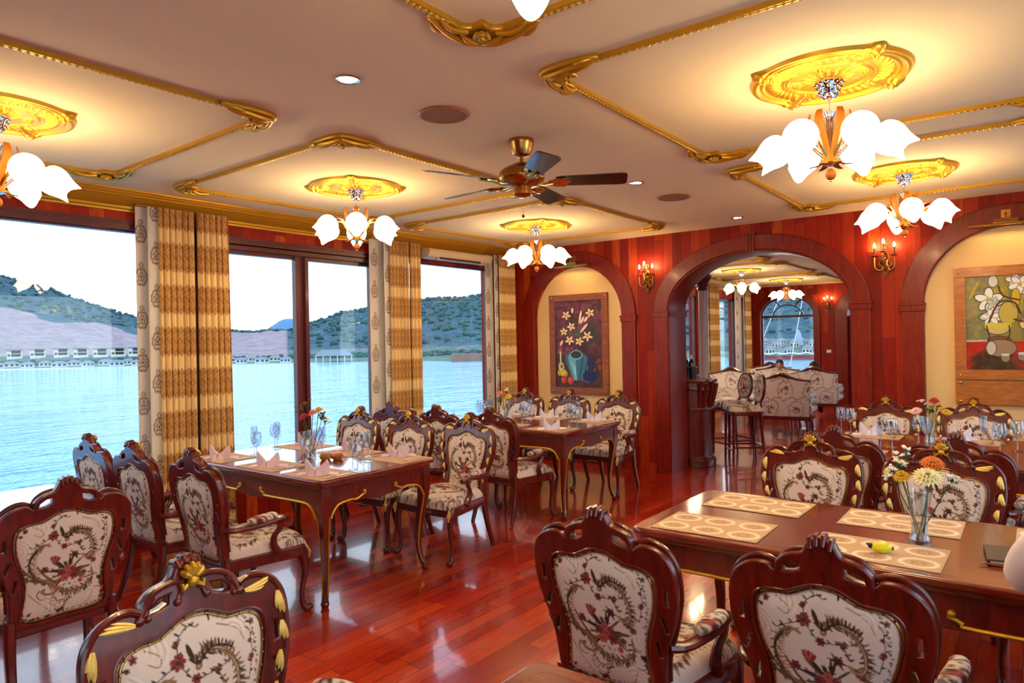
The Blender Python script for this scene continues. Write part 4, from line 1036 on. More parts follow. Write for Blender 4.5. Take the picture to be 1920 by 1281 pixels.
def medallion():
    nr, na = 70, 240; b = MB()
    def fn(u, v):
        a = 2*PI*v; r = u
        corner = math.exp(-(((a-PI/4+PI/4) % (PI/2))-PI/4)**2/.012)
        R = .355+.040*corner; rr = r*R
        q = rr/.355
        h = .006
        h += .018*math.exp(-((q-.93)/.035)**2)+.011*math.exp(-((q-.84)/.02)**2)+.010*math.exp(-((q-1.0)/.03)**2)
        h += .010*math.exp(-((q-.52)/.022)**2)+.006*math.exp(-((q-.57)/.012)**2)
        if .60 < q < .82: h += .016*abs(math.sin(a*22+q*14))*math.sin((q-.60)/.22*PI)*(1-corner)
        if q > .55: h += corner*.030*abs(math.cos((a % (PI/2)-PI/4)*34))*math.sin(min(1, (q-.55)/.55)*PI)**.5
        sp = abs(math.sin(a*8)); h += .014*(1/(1+math.exp(-(.30*(.55+.45*sp)-q)*60)))
        cl = math.exp(-((q-.42)/.06)**2)*max(0, math.cos(a*4))**2; h += cl*.022*(.5+.5*math.sin(a*60)*math.sin(q*110))
        if u >= .999: h = 0
        return (rr*math.cos(a), rr*math.sin(a), CZ-h-.002 if u < .999 else CZ)
    b.grid(nr, na, fn); return b.build('ceiling_medallion', M['gold'], smooth=60)
ME = medallion(); me_ = [False]
LAMPS = [(-4.26,1.19,.251,'upper left, cut by the frame edge','at the left edge of the picture'),(-4.24,3.53,.353,'over the nearest laid window table','left of the ceiling fan'),(-4.23,5.95,.618,'over the far window table','behind the fan pull chain'),
         (-.80,1.16,.169,'at the top edge','only one shade showing at the top edge'),(-.78,3.54,.216,'largest of all, at the upper right','largest at the upper right'),(-.80,5.97,.84,'smaller one at the right','in front of the right wall sconce'),
         (-4.33,9.95,.1,'on the lounge ceiling just beyond the archway','just beyond the archway'),(-4.35,12.65,.855,'on the lounge ceiling, the nearer of two seen through the archway','nearer of two seen through the archway'),(-4.36,15.50,.274,'on the lounge ceiling, the farther of two seen through the archway','farther of two seen through the archway')]
for x, y, rz, lb, _ in LAMPS: put(ME, me_, x, y, 0, 0, 'round gilded ceiling medallion '+lb, 'medallion', 'gilded ceiling medallions')

# ------------------------------------------------------------------ chandelier
def tulip():
    """glass tulip: neck at origin, mouth along +X"""
    b = MB(); n = 32; prof = [(0,.018),(.003,.040),(.022,.066),(.056,.078),(.092,.074),(.124,.058),(.148,.050)]
    P = spl(prof, 3); rows = len(P)
    for j, (t, r) in enumerate(P):
        for i in range(n):
            a = 2*PI*i/n; k = max(0, (t-.09)/.058); lip = .5+.5*math.cos(2*a)
            x = t+.036*k*k*lip**1.5; rr = r*(1+.06*k*lip-.03*k)
            b.v.append((x, rr*math.sin(a), rr*math.cos(a)))
    for j in range(rows-1):
        for i in range(n): b.f.append((j*n+i, j*n+(i+1) % n, (j+1)*n+(i+1) % n, (j+1)*n+i))
    return b
def make_chandelier():
    r = thing('chandelier', 'x', 'chandelier')
    b = MB(); b.lathe([(.058,2.822),(.058,2.80),(.044,2.775),(.040,2.755),(.026,2.735),(.012,2.725),(0,2.724)], 20)
    for k, (rr, z) in enumerate(((.058,2.805),(.05,2.785),(.042,2.766),(.032,2.748))):
        for i in range(14-2*k): a = 2*PI*i/(14-2*k); b.sphere((rr*math.cos(a), rr*math.sin(a), z), .009, 6, 4)
    o = b.build('crystal_canopy', M['chrome'], r)
    MB().tube([(0,0,2.725),(0,0,2.65)], .004, 6).build('rod', M['chrome'], r)
    b = MB(); b.lathe([(.030,2.668),(.022,2.652),(.014,2.636),(.018,2.61),(.014,2.56),(.012,2.45),(.03,2.43),(.04,2.42),(.012,2.412),(0,2.411)], 18); b.build('hub', M['chrome'], r)
    for i in range(6):
        a = 2*PI*i/6; ca, sa = math.cos(a), math.sin(a); b = MB()
        P = spl([(.086,2.668),(.094,2.635),(.085,2.59),(.056,2.53),(.032,2.475),(.030,2.44),(.055,2.418),(.095,2.412)], 4)
        b.tube([(p*ca, p*sa, z) for p, z in P], [float(np.interp(j/(len(P)-1), [0,.1,.35,.6,.85,1], [.015,.02,.024,.018,.016,.010])) for j in range(len(P))], 8, sq=.22, up=(-sa, ca, 0))
        b.build('wooden_petal', M['amber'], r)
    b = MB(); b.lathe(spl([(0,2.398),(.012,2.396),(.022,2.382),(.024,2.366),(.016,2.350),(.004,2.344),(0,2.343)], 2), 16); b.build('finial', M['amber'], r)
    MB().sphere((0,0,2.340), (.006,.006,.006), 8, 5).build('finial_tip', M['chrome'], r)
    T = tulip()
    for i in range(6):
        a = 2*PI*i/6; R = Matrix.Rotation(a, 4, 'Z'); b = MB()
        for s in (0, .012):
            b.tube([tuple(R @ Vector(p)) for p in spl([(.02,0,2.44+s),(.075,0,2.50+s),(.12,0,2.565+s*.6),(.165,0,2.575),(.198,0,2.548)], 5)], .0042, 6)
        ar = b.build('arm', M['polbrass'], r)
        X = R @ Matrix.Translation((.192, 0, 2.552)) @ Matrix.Rotation(math.radians(36), 4, 'Y')
        s = MB(); s.add(T.v, T.f, X); so = s.build('glass_shade', M['shade'], ar, smooth=60)
        s = MB(); s.sphere((.088,0,0), (.022,.022,.022), 10, 7, X); s.build('bulb', M['bulb'], ar)
        s = MB(); s.lathe([(.010,-.012),(.022,-.006),(.024,.006),(.018,.012)], 12, X @ Matrix.Rotation(PI/2, 4, 'Y')); s.build('shade_cap', M['polbrass'], ar)
    return r
CHD = make_chandelier(); ch_ = [False]
for x, y, rz, _, lb in LAMPS: put(CHD, ch_, x, y, 0, rz, 'six-shade tulip chandelier with amber wood petals, '+lb, 'chandelier', 'chandeliers with tulip shades')

# ------------------------------------------------------------------ ceiling fan
FX, FY = -2.51, 3.39
r = thing('ceiling_fan', 'antique brass ceiling fan with five dark blades and a pull chain', 'fan', (FX, FY, 0))
b = MB(); b.lathe([(.078,2.84),(.080,2.825),(.076,2.81),(.068,2.785),(.066,2.775),(.052,2.745),(.030,2.735),(0,2.734)], 32); b.build('canopy', M['brass'], r)
MB().tube([(0,0,2.74),(0,0,2.69)], .013, 12).build('downrod', M['brass'], r)
b = MB(); b.lathe(spl([(.024,2.70),(.05,2.69),(.09,2.672),(.132,2.645),(.142,2.61),(.135,2.585),(.10,2.56),(.06,2.548)], 3), 40); b.build('motor_housing', M['brass'], r)
b = MB(); b.lathe([(.052,2.555),(.056,2.52),(.056,2.505),(.045,2.492),(.02,2.484),(0,2.483)], 28); b.build('switch_cup', M['brass'], r)
b = MB(); b.tube([(.02,-.02,2.487),(.02,-.02,2.375)], .0012, 5)
for i in range(14): b.sphere((.02,-.02,2.48-.008*i), .0022, 5, 4)
pc = b.build('pull_chain', M['polbrass'], r); b = MB(); b.sphere((.02,-.02,2.365), (.009,.009,.011), 10, 6); b.build('pull_knob', M['wood'], pc)
M['blade'] = mat('fan blade', S(52, 14, 12), .25, 0, .6)
for i in range(5):
    a = math.radians(FAN0+72*i) if 'FAN0' in globals() else math.radians(32+72*i)
    X = Matrix.Rotation(a, 4, 'Z') @ Matrix.Translation((0,0,2.578)) @ Matrix.Rotation(math.radians(-13), 4, 'X')
    pts = [(.21,-.05),(.24,-.060),(.60,-.074),(.632,-.068),(.642,-.05),(.642,.05),(.632,.068),(.60,.074),(.24,.060),(.21,.05)]
    v, f = shape2d([pts], .0035, .0015); b = MB(); b.add(v.tolist(), f, X); bl = b.build('blade', M['blade'], r)
    b = MB()
    b.tube([(.09,0,-.01),(.14,0,-.022),(.19,0,-.010)], [.016,.012,.014], 8, X, sq=.5, up=(0,0,1))
    for s in (-1, 1): b.tube([(.17,s*.006,-.010),(.21,s*.030,-.009),(.265,s*.036,-.009),(.285,s*.024,-.008)], [.010,.011,.011,.006], 8, X, sq=1.5, up=(0,0,1))
    b.tube([(.19,0,-.010),(.25,0,-.009),(.30,0,-.008)], [.010,.012,.006], 8, X, sq=1.6, up=(0,0,1))
    b.build('blade_iron', M['polbrass'], bl)

# ------------------------------------------------------------------ downlights and speakers
def downlight(x, y, lb):
    r = thing('downlight', lb, 'light', (x, y, CZ), 0, 'recessed downlights'); b = MB(); b.lathe([(.058,.0),(.062,-.004),(.055,-.008),(.042,-.006),(.040,.0)], 28); b.build('bezel', M['steel'], r)
    b = MB(); b.lathe([(0,-.003),(.040,-.003),(.040,-.001),(0,-.001)], 24); b.build('lamp', M['spot'], r)
downlight(-2.54, 2.08, 'lit recessed downlight left of the nearer round speaker, nearest the camera')
downlight(-2.51, 4.91, 'lit recessed downlight just beyond the fan blades')
downlight(-2.46, 7.06, 'lit recessed downlight close to the archway wall')
for x, y, lb in ((-2.54, 2.73, 'round tan ceiling speaker between the nearest downlight and the fan'), (-2.52, 5.64, 'round tan ceiling speaker beyond the fan, near the archway')):
    r = thing('ceiling_speaker', lb, 'speaker', (x, y, CZ), 0, 'ceiling speakers')
    b = MB(); b.lathe([(.137,0),(.140,-.005),(.134,-.010),(.122,-.008),(.120,0)], 40); b.build('rim', M['pframe2'], r)
    b = MB(); b.lathe([(0,-.007),(.122,-.005),(.122,-.001),(0,-.001)], 36); b.build('grille', M['grille'], r)

# ------------------------------------------------------------------ air conditioner
r = thing('air_conditioner', 'beige slim air conditioner above the third window from the left', 'air conditioner', (0, 0, 0))
b = MB(); y0, y1 = 5.64, 6.77; pr = [(-5.75,2.69),(-5.75,2.60),(-5.62,2.575),(-5.53,2.60),(-5.50,2.66),(-5.52,2.69)]
for y in (y0, y1): b.v += [(x, y, z) for x, z in pr]
b.f += [(i, (i+1) % 6, (i+1) % 6+6, i+6) for i in range(6)]+[tuple(range(6)), tuple(range(11, 5, -1))]; b.build('casing', M['ac'], r, smooth=20)
b = MB()
for i in range(3): b.box(-5.545+.012*i-.01, -5.541+.012*i-.01, y0+.18, y1-.2, 2.588-.004*i, 2.612-.004*i)
b.build('vent_slot', M['acd'], r, smooth=0)
b = MB(); b.box(-5.60,-5.53, y0+.17, y0+.185, 2.572, 2.61); b.box(-5.60,-5.53, y1-.2, y1-.185, 2.572, 2.61); b.box(-5.60,-5.53, y0+.55, y0+.556, 2.575, 2.61); b.build('louvre_frame', M['ac'], r, smooth=0)

# ------------------------------------------------------------------ sconces and picture lights
def make_sconce():
    r = thing('wall_sconce', 'x', 'sconce'); b = MB()
    b.lathe([(.0,-.0),(.03,.0),(.022,.012),(.0,.016)], 14, Matrix.Translation((0,0,.0)) @ Matrix.Rotation(PI/2, 4, 'X'))
    for s in (-1, 1):
        for P, w in (([(0,-.012,.10),(s*.022,-.02,.06),(s*.030,-.02,.02),(s*.012,-.025,-.03),(s*.03,-.02,-.07),(s*.018,-.015,-.11),(0,-.012,-.15)], .009), ([(0,-.02,.13),(s*.016,-.02,.15),(s*.012,-.018,.175),(0,-.016,.165)], .006), ([(0,-.02,-.04),(s*.045,-.022,-.055),(s*.055,-.02,-.02),(s*.036,-.02,-.01)], .008)):
            b.tube(spl(P, 4), w, 7)
    for z, rr in ((.12,.012),(.08,.016),(.02,.018),(-.06,.014),(-.12,.010),(-.165,.011)): b.sphere((0,-.024,z), rr, 9, 6)
    b.build('back_plate', M['brass'], r)
    for k, (dx, dy, dz) in enumerate(((-.085,-.07,.0),(.085,-.07,.0),(0,-.115,.035))):
        b = MB(); b.tube(spl([(0,-.02,-.05),(dx*.5,dy*.6-.01,-.095+dz),(dx*.95,dy*.95,-.07+dz),(dx,dy,-.02+dz),(dx,dy,.035+dz)], 5), .0065, 8)
        b.tube(spl([(dx*.3,dy*.4-.02,-.06),(dx*.55,dy*.6-.012,-.02),(dx*.4,dy*.4-.02,.015)], 4), .005, 6)
        b.lathe([(0,.035),(.030,.042),(.034,.047),(.010,.045),(.012,.06),(.0,.061)], 14, Matrix.Translation((dx,dy,dz))); arm_ = b.build('candle_arm', M['brass'], r)
        MB().tube([(dx,dy,.055+dz),(dx,dy,.125+dz)], .009, 10).build('candle_tube', M['candle'], arm_)
        b = MB(); b.lathe(spl([(0,.122),(.006,.125),(.0105,.142),(.007,.160),(.0,.174)], 3), 10, Matrix.Translation((dx,dy,dz))); b.build('bulb', M['flame'], arm_)
    return r
SC = make_sconce(); sc = [False]
put(SC, sc, -3.72, YE-.0, 2.32, 0, 'brass three-candle wall sconce between the left niche and the archway', 'sconce', 'brass candle sconces')
put(SC, sc, -1.18, YE-.0, 2.32, 0, 'brass candle sconce between the archway and the right niche, half behind a chandelier', 'sconce', 'brass candle sconces')
put(SC, sc, -3.97, YF-.0, 2.34, 0, 'brass candle sconce on the far lounge wall seen through the archway', 'sconce', 'brass candle sconces')
def piclight(x, lb):
    r = thing('picture_light', lb, 'light', (x, YE-.035, 2.60), 0, 'brass picture lights')
    MB().box(-.035,.035,-.008,.012,.02,.09).build('wall_bracket', M['brass'], r)
    MB().tube(spl([(0,-.005,.05),(0,-.06,.055),(0,-.10,.02),(0,-.11,-.02)], 4), .006, 8).build('arm', M['polbrass'], r)
    b = MB()
    for z in (-.012, -.032): b.tube([(-.09,-.11,z),(.09,-.11,z)], .010, 10)
    b.build('joint_bar', M['polbrass'], r)
    b = MB(); n = 10
    P = [( -.27, -.11+.028*math.cos(PI*i/n), -.055+.022*math.sin(PI*i/n)) for i in range(n+1)]
    b.v += P+[(.27, p[1], p[2]) for p in P]; b.f += [(i, i+1, i+n+2, i+n+1) for i in range(n)]+[tuple(range(n+1)), tuple(range(2*n+1, n, -1))]
    b.build('lamp_hood', M['polbrass'], r)
    b = MB(); b.tube([(-.2,-.11,-.045),(.2,-.11,-.045)], .004, 8); b.build('lamp_tube', M['tube'], r)
piclight(-4.745, 'brass picture light over the lily painting niche'); piclight(-.22, 'brass picture light over the right niche with the white flower painting')
# ------------------------------------------------------------------ paintings (each its own oil colours)
def canvas(R, x0, x1, z0, z1, n=.0028):
    b = MB(); nu, nv = int((x1-x0)/n), int((z1-z0)/n); b.grid(nu, nv, lambda u, v: (x0+(x1-x0)*u, 0, z0+(z1-z0)*v))
    V = np.array(b.v); b.c = R.sample(V[:, 0], V[:, 2]); return b
def dabs(R, x0, x1, z0, z1, cols, n, r, rs):
    for _ in range(n): R.dot(rs.uniform(x0, x1), rs.uniform(z0, z1), rs.uniform(r*.6, r*1.6), rs.choice(cols), .35, rs.uniform(r*.3, r), rs.uniform(0, 3))
# lily painting: local x -.44...44, z 0..1.30 ; photo mapping helper from the close view of it
def A(px, py): return ((px-370-(py-650)*.032)/655*.88, 1.30-(py-85-(px-370)*(-.03))/1130*1.30+0.0)
R1 = Ras(-.40, .40, .02, 1.28, .002, (74, 44, 40)); rs = random.Random(5)
dabs(R1, -.36, .36, .6, 1.22, [(122,58,78),(96,40,60),(60,34,44),(140,80,100),(150,60,90),(80,60,70)], 260, .05, rs)
dabs(R1, -.36, .36, .08, .62, [(70,44,40),(90,56,44),(50,36,36),(110,60,50)], 220, .05, rs)
dabs(R1, .05, .3, .62, .95, [(60,56,48),(50,60,60),(80,60,50)], 60, .04, rs); dabs(R1, -.3, 0, .5, .6, [(170,70,130),(190,90,140)], 20, .03, rs)
dabs(R1, .2, .32, .3, .45, [(190,80,50),(170,70,50)], 10, .03, rs)
def stp(R, T, pts, w, c, w1=None): R.stroke([T(*p) for p in pts], w, w1 or w, c)
for pts in ([(370,540),(365,430),(400,300)], [(372,545),(410,480),(440,430)], [(370,550),(300,470),(240,340)], [(372,550),(430,560),(470,560)], [(368,552),(390,600),(380,640)], [(366,552),(300,570),(270,610)], [(366,548),(250,520),(200,510)]): stp(R1, A, pts, .006, (70,110,80))
for (x, y, r, a0) in ((225,325,46,.2),(285,452,42,.5),(200,510,40,.9),(268,610,46,.3),(380,620,42,.0),(470,560,52,.25),(495,300,44,.6)):
    for k in range(5):
        a = a0+2*PI*k/5; p = A(x, y); q = A(x+r*math.cos(a), y+r*math.sin(a)); ang = math.atan2(q[1]-p[1], q[0]-p[0]); l = math.hypot(q[0]-p[0], q[1]-p[1])
        R1.leaf(p[0]-.004*math.cos(ang), p[1]-.004*math.sin(ang), ang, l*1.25, .0165, (120,70,50)); R1.leaf(p[0], p[1], ang, l*1.15, .0135, (242,222,160))
    p = A(x, y); R1.dot(p[0], p[1], .012, (220,170,60))
    for k in range(4): q = A(x+14*math.cos(k*1.7), y+14*math.sin(k*1.7)); R1.stroke([p, q], .002, .002, (90,50,40))
for (x, y, dx, dy) in ((375,420,22,-150),(392,420,36,-80),(390,520,80,-100),(430,400,40,-60),(295,300,0,-60),(160,670,30,-60)):
    p = A(x, y); q = A(x+dx, y+dy); a = math.atan2(q[1]-p[1], q[0]-p[0]); R1.leaf(p[0], p[1], a, math.hypot(q[0]-p[0], q[1]-p[1]), .016, (246,214,190))
# blue vase
for t in range(60):
    y = 760+t*5; w = np.interp(y, [760,800,860,930,1000,1060], [82,118,112,92,66,48]); c = 345+(y-760)*.06
    a, b_ = A(c-w, y), A(c+w, y); R1.stroke([a, b_], .007, .007, (58,116,146))
    q1, q2 = A(c-w*.75, y), A(c-w*.1, y); R1.stroke([q1, q2], .006, .006, (110,180,196)); q = A(c+w*.6, y); R1.dot(q[0], q[1], .012, (40,74,100), .8)
p = A(345, 775); R1.dot(p[0], p[1], .098, (110,190,204), 1, .062); R1.dot(p[0], p[1]+.004, .082, (60,60,44), 1, .048)
for (x0, y0, x1, y1) in ((300,860,340,1000),(330,900,350,1040)): stp(R1, A, [(x0,y0),(x1,y1)], .008, (170,220,226), .003)
# bottle, pitcher, fruit, dark blue gourd
stp(R1, A, [(165,745),(168,860)], .010, (226,222,180)); p = A(176, 905); R1.dot(p[0], p[1], .044, (206,190,120), 1, .05); R1.dot(p[0]+.01, p[1]-.006, .018, (110,100,60), 1, .026); stp(R1, A, [(150,930),(190,945),(208,915)], .005, (244,240,220))
for (x, y) in ((160,980),(190,985),(215,980)): p = A(x, y); R1.dot(p[0], p[1], .03, (222,196,60), 1, .042)
stp(R1, A, [(225,960),(248,990),(232,1030)], .005, (222,196,60)); stp(R1, A, [(150,960),(165,1000),(160,1050)], .004, (80,70,30))
for (x, y, r) in ((208,1062,.048),(285,1065,.050)): p = A(x, y); R1.dot(p[0], p[1], r, (96,30,24), 1, r*1.12); R1.dot(p[0], p[1], r*.88, (196,70,46), 1, r); R1.dot(p[0]-.01, p[1]+.012, r*.4, (222,110,80), .7)
p = A(505, 1010); R1.dot(p[0], p[1], .108, (30,44,90), 1, .085); p = A(512, 890); R1.dot(p[0], p[1], .055, (34,46,92), 1, .095); stp(R1, A, [(512,870),(510,760)], .02, (34,44,88)); stp(R1, A, [(430,960),(412,1010),(440,1060),(500,1075)], .004, (110,130,170)); stp(R1, A, [(478,900),(470,940)], .006, (120,140,180))
# signature
for pts in ([(150,262),(150,225),(168,222)], [(150,242),(164,240)], [(182,215),(184,238),(200,234)], [(208,220),(210,236),(222,234),(224,218)], [(232,220),(234,236),(246,232),(246,216)]): stp(R1, A, pts, .0035, (20,14,18))
def framed(label, x, z, w, h, R, c, fw, fm, extra=None):
    r = thing('framed_painting', label, 'painting', (x, YE+.045, z), 0, None); b = MB()
    for s in (-1, 1):
        a, q = sorted((s*w/2, s*(w/2-fw))); b.box(a, q, -.035, 0, fw, h-fw)
    v, f = XZ(shape2d([rc(-w/2, w/2, h-fw, h)], .0195, .003), -.0185); b.add(v, f); v, f = XZ(shape2d([rc(-w/2, w/2, 0, fw)], .0195, .003), -.0185); b.add(v, f)
    if extra: v, f = XZ(shape2d([rc(-w/2, w/2, -extra, -.008)], .016, .003), -.017); b.add(v, f)
    b.build('frame', fm, r, smooth=20)
    b = MB()
    for sx in (-1, 1):
        for zz in [fw*.45, h-fw*.45]+([-.03, -extra+.03] if extra else []): b.sphere((sx*(w/2-fw*.45), -.040, zz), (.012,.007,.012), 10, 6)
    b.build('brass_stud', M['polbrass'], r)
    o = canvas(R, *c).build('canvas', M['paint'], r, loc=(0, -.022, 0), smooth=0)
    return r
framed('tall oil painting of yellow lilies over a blue vase, dark wooden frame', -4.745, .90, .885, 1.30, R1, (-.36,.36,.075,1.225), .085, M['pframe'])
# white flowers painting: local x -.44...44, z 0..1.03
def B(px, py): return (-.435+(px-38)*.000864, 1.03-(py-66)/962*1.03+.0)
R2 = Ras(-.40, .40, .03, 1.0, .002, (140,128,64)); rs = random.Random(9)
dabs(R2, -.38, -.1, .38, .98, [(134,128,92),(110,108,80),(160,146,90),(90,92,70)], 160, .045, rs)
dabs(R2, -.15, .4, .5, .98, [(176,152,30),(150,136,40),(196,168,40),(120,120,50),(80,90,50)], 200, .045, rs)
dabs(R2, .1, .4, .38, .66, [(70,100,90),(90,120,110),(60,80,74)], 60, .05, rs)
R2.rect(-.38, .4, .03, .345, (176,28,10)); dabs(R2, -.38, .4, .05, .34, [(196,40,12),(160,24,12),(206,60,20)], 100, .04, rs)
dabs(R2, -.30, .12, .06, .24, [(44,40,24),(60,56,30),(36,34,26)], 120, .04, rs); R2.stroke([(-.38,.352),(-.1,.36)], .008, .006, (190,186,160))
def wf(x, y, r, a0=0, c=(226,230,226)):
    for k in range(5):
        a = a0+2*PI*k/5; p = B(x, y); l = r/1030
        R2.leaf(p[0], p[1], a, l*1.35, l*.42, (60,56,40)); R2.leaf(p[0]+.003*math.cos(a), p[1]+.003*math.sin(a), a, l*1.2, l*.34, c)
    p = B(x, y); R2.dot(p[0], p[1], r/1030*.26, (222,160,30))
wf(345,350,90,.3); wf(395,480,95,.8); wf(390,385,50,.1,(180,196,190)); wf(575,200,60,.3); wf(610,230,70,1.0); wf(360,500,60,.4); wf(800,240,80,.2); wf(900,420,80,.6); wf(720,330,70,.1); wf(960,250,60,.9)
for (x, y, rx, ry, c) in ((385,195,.034,.05,(206,206,196)),(510,470,.068,.10,(186,166,70)),(575,340,.03,.08,(200,170,40)),(640,560,.03,.04,(220,196,120))):
    p = B(x, y); R2.dot(p[0], p[1], rx+.006, (60,50,30), 1, ry+.006); R2.dot(p[0], p[1], rx, c, 1, ry)
for pts in ([(330,570),(430,380),(560,380),(610,470)], [(430,240),(470,320),(600,360)], [(180,330),(255,200)], [(560,520),(640,540),(760,530)]): stp(R2, B, pts, .008, (74,46,30) if pts[0][0] != 180 else (190,160,50))
# jar
for (x, y, rx, ry, c) in ((430,690,.085,.03,(120,70,40)),(440,760,.115,.075,(150,126,96)),(360,760,.035,.06,(196,186,170)),(420,600,.08,.045,(190,176,110))):
    p = B(x, y); R2.dot(p[0], p[1], rx+.006, (50,36,26), 1, ry+.006); R2.dot(p[0], p[1], rx, c, 1, ry)
stp(R2, B, [(330,575),(350,565),(510,570)], .02, (206,190,60)); stp(R2, B, [(322,570),(345,660),(335,700)], .005, (50,36,26)); stp(R2, B, [(515,570),(520,640),(495,690)], .005, (50,36,26))
for (x, y) in ((480,840),(620,830),(800,830)):
    p = B(x, y); R2.dot(p[0], p[1], .036, (60,50,40), 1, .042); R2.dot(p[0], p[1], .031, (140,130,110), 1, .037); R2.dot(p[0], p[1]+.026, .031, (210,206,190), 1, .012)
framed('oil painting of white flowers and jar on red cloth, pale studded frame', -.19, 1.17, .87, 1.03, R2, (-.37,.37,.065,.965), .09, M['pframe2'], .23)

# ------------------------------------------------------------------ bar, stools, lounge
r = thing('bar_counter', 'dark wooden bar counter with rounded end just beyond the archway', 'bar', (0,0,0))
def barpoly(g): return [(-5.4-g, 8.04)]+[(-3.66, 8.04-g*0)]+spl([(-3.45,8.04),(-3.30+g,8.12),(-3.245+g,8.28),(-3.30+g,8.46+g),(-3.48,8.56+g),(-3.75,8.60+g)], 5)+[(-5.4-g, 8.60+g)]
b = MB(); v, f = shape2d([barpoly(-.03)], .50, .0); b.add([(x, y, z+.54) for x, y, z in v], f)
for z0, z1, g in ((0,.10,.012),(.10,.13,-.005),(.70,.73,.0),(.94,.99,.01)): v, f = shape2d([barpoly(g)], (z1-z0)/2, .006); b.add([(x, y, z+(z0+z1)/2) for x, y, z in v], f)
for i in range(7): a = -.9+i*.33; b.tube([(-3.47+.20*math.cos(a), 8.30+.24*math.sin(a), .74), (-3.47+.235*math.cos(a), 8.30+.27*math.sin(a), .90), (-3.47+.25*math.cos(a), 8.30+.29*math.sin(a), 1.03)], [.016,.022,.03], 8)
b.build('bar_body', M['wood'], r)
b = MB(); v, f = shape2d([barpoly(.035)], .022, .010); b.add([(x, y, z+1.068) for x, y, z in v], f); b.build('bar_top', M['table'], r)
t = thing('ice_bucket', 'black wine cooler standing on the bar end', 'bucket', (-3.46, 8.20, 1.09)); b = MB(); b.lathe([(0,0),(.05,0),(.056,.15),(.05,.15),(.045,.01),(0,.01)], 20); b.build('bucket_body', M['black'], t)
b = MB(); b.lathe([(.0555,.14),(.060,.145),(.0555,.15)], 20); b.build('rim', M['steel'], t)
BG = mat('bottle glass', S(18, 30, 20), .08, 0, .3)
for i, (x, y, z, lb) in enumerate(((-3.47,8.19,1.105,'dark bottle leaning in the black wine cooler on the bar'),(-3.58,8.30,1.09,'dark bottle on the bar behind the wine cooler'),(-3.66,8.22,1.09,'dark bottle on the bar half hidden by the archway jamb'))):
    t = thing('wine_bottle', lb, 'bottle', (x, y, z), 0, 'bottles on the bar'); b = MB(); b.lathe(spl([(0,0),(.036,0),(.037,.02),(.037,.17),(.030,.20),(.014,.23),(.013,.28)], 3), 18); b.build('bottle_body', BG, t)
    b = MB(); b.lathe([(.0145,.235),(.015,.282),(0,.284)], 14); b.build('foil', M['napkinw'], t)
t = thing('column', 'slim pale column with turned dark capital at the left side of the archway', 'column', (-3.86, 9.55, 0)); b = MB(); b.lathe([(.085,0),(.085,.06),(.062,.09),(.06,2.30)], 24); b.build('shaft', M['sofacloth'], t)
b = MB(); b.lathe([(.06,2.28),(.075,2.30),(.07,2.33),(.09,2.36),(.085,2.385),(.115,2.43),(.135,2.45),(.135,2.50),(.11,2.50),(.11,2.84)], 28); b.build('capital', M['wood'], t)
# brocade for the lounge
RS_ = Ras(-.5, .5, 0, 1.2, .004, (232,216,202)); rs = random.Random(11)
def wreath(x, z, s):
    for i in range(34):
        a = 2*PI*i/34; k = rs.uniform(.84, 1.14); RS_.dot(x+s*k*math.cos(a), z+1.3*s*k*math.sin(a), s*rs.uniform(.08, .15), rs.choice(((120,78,56),(96,60,46),(146,106,72))), .9, s*.07, a+1.5)
    for i in range(16): a = rs.uniform(0, 6.3); r_ = s*.5*math.sqrt(rs.uniform(0, 1)); RS_.dot(x+r_*math.cos(a), z+1.3*r_*math.sin(a), s*.15, rs.choice(((130,52,56),(96,60,46),(150,70,66),(90,80,50))), .9, s*.10, rs.uniform(0, 3))
    for k in (-1, 1): RS_.stroke([(x+k*s*.2, z+s*1.4), (x+k*s*.6, z+s*1.75), (x+k*s*1.0, z+s*1.6)], .006, .004, (132,92,66))
for i in range(-2, 3):
    for j in range(4): wreath(i*.40+(.20 if j % 2 else 0), .12+j*.31, .115)
def brocade(b):
    V = np.array(b.v); b.c = RS_.sample(V[:, 0]+V[:, 1]*.6, V[:, 2]); return b
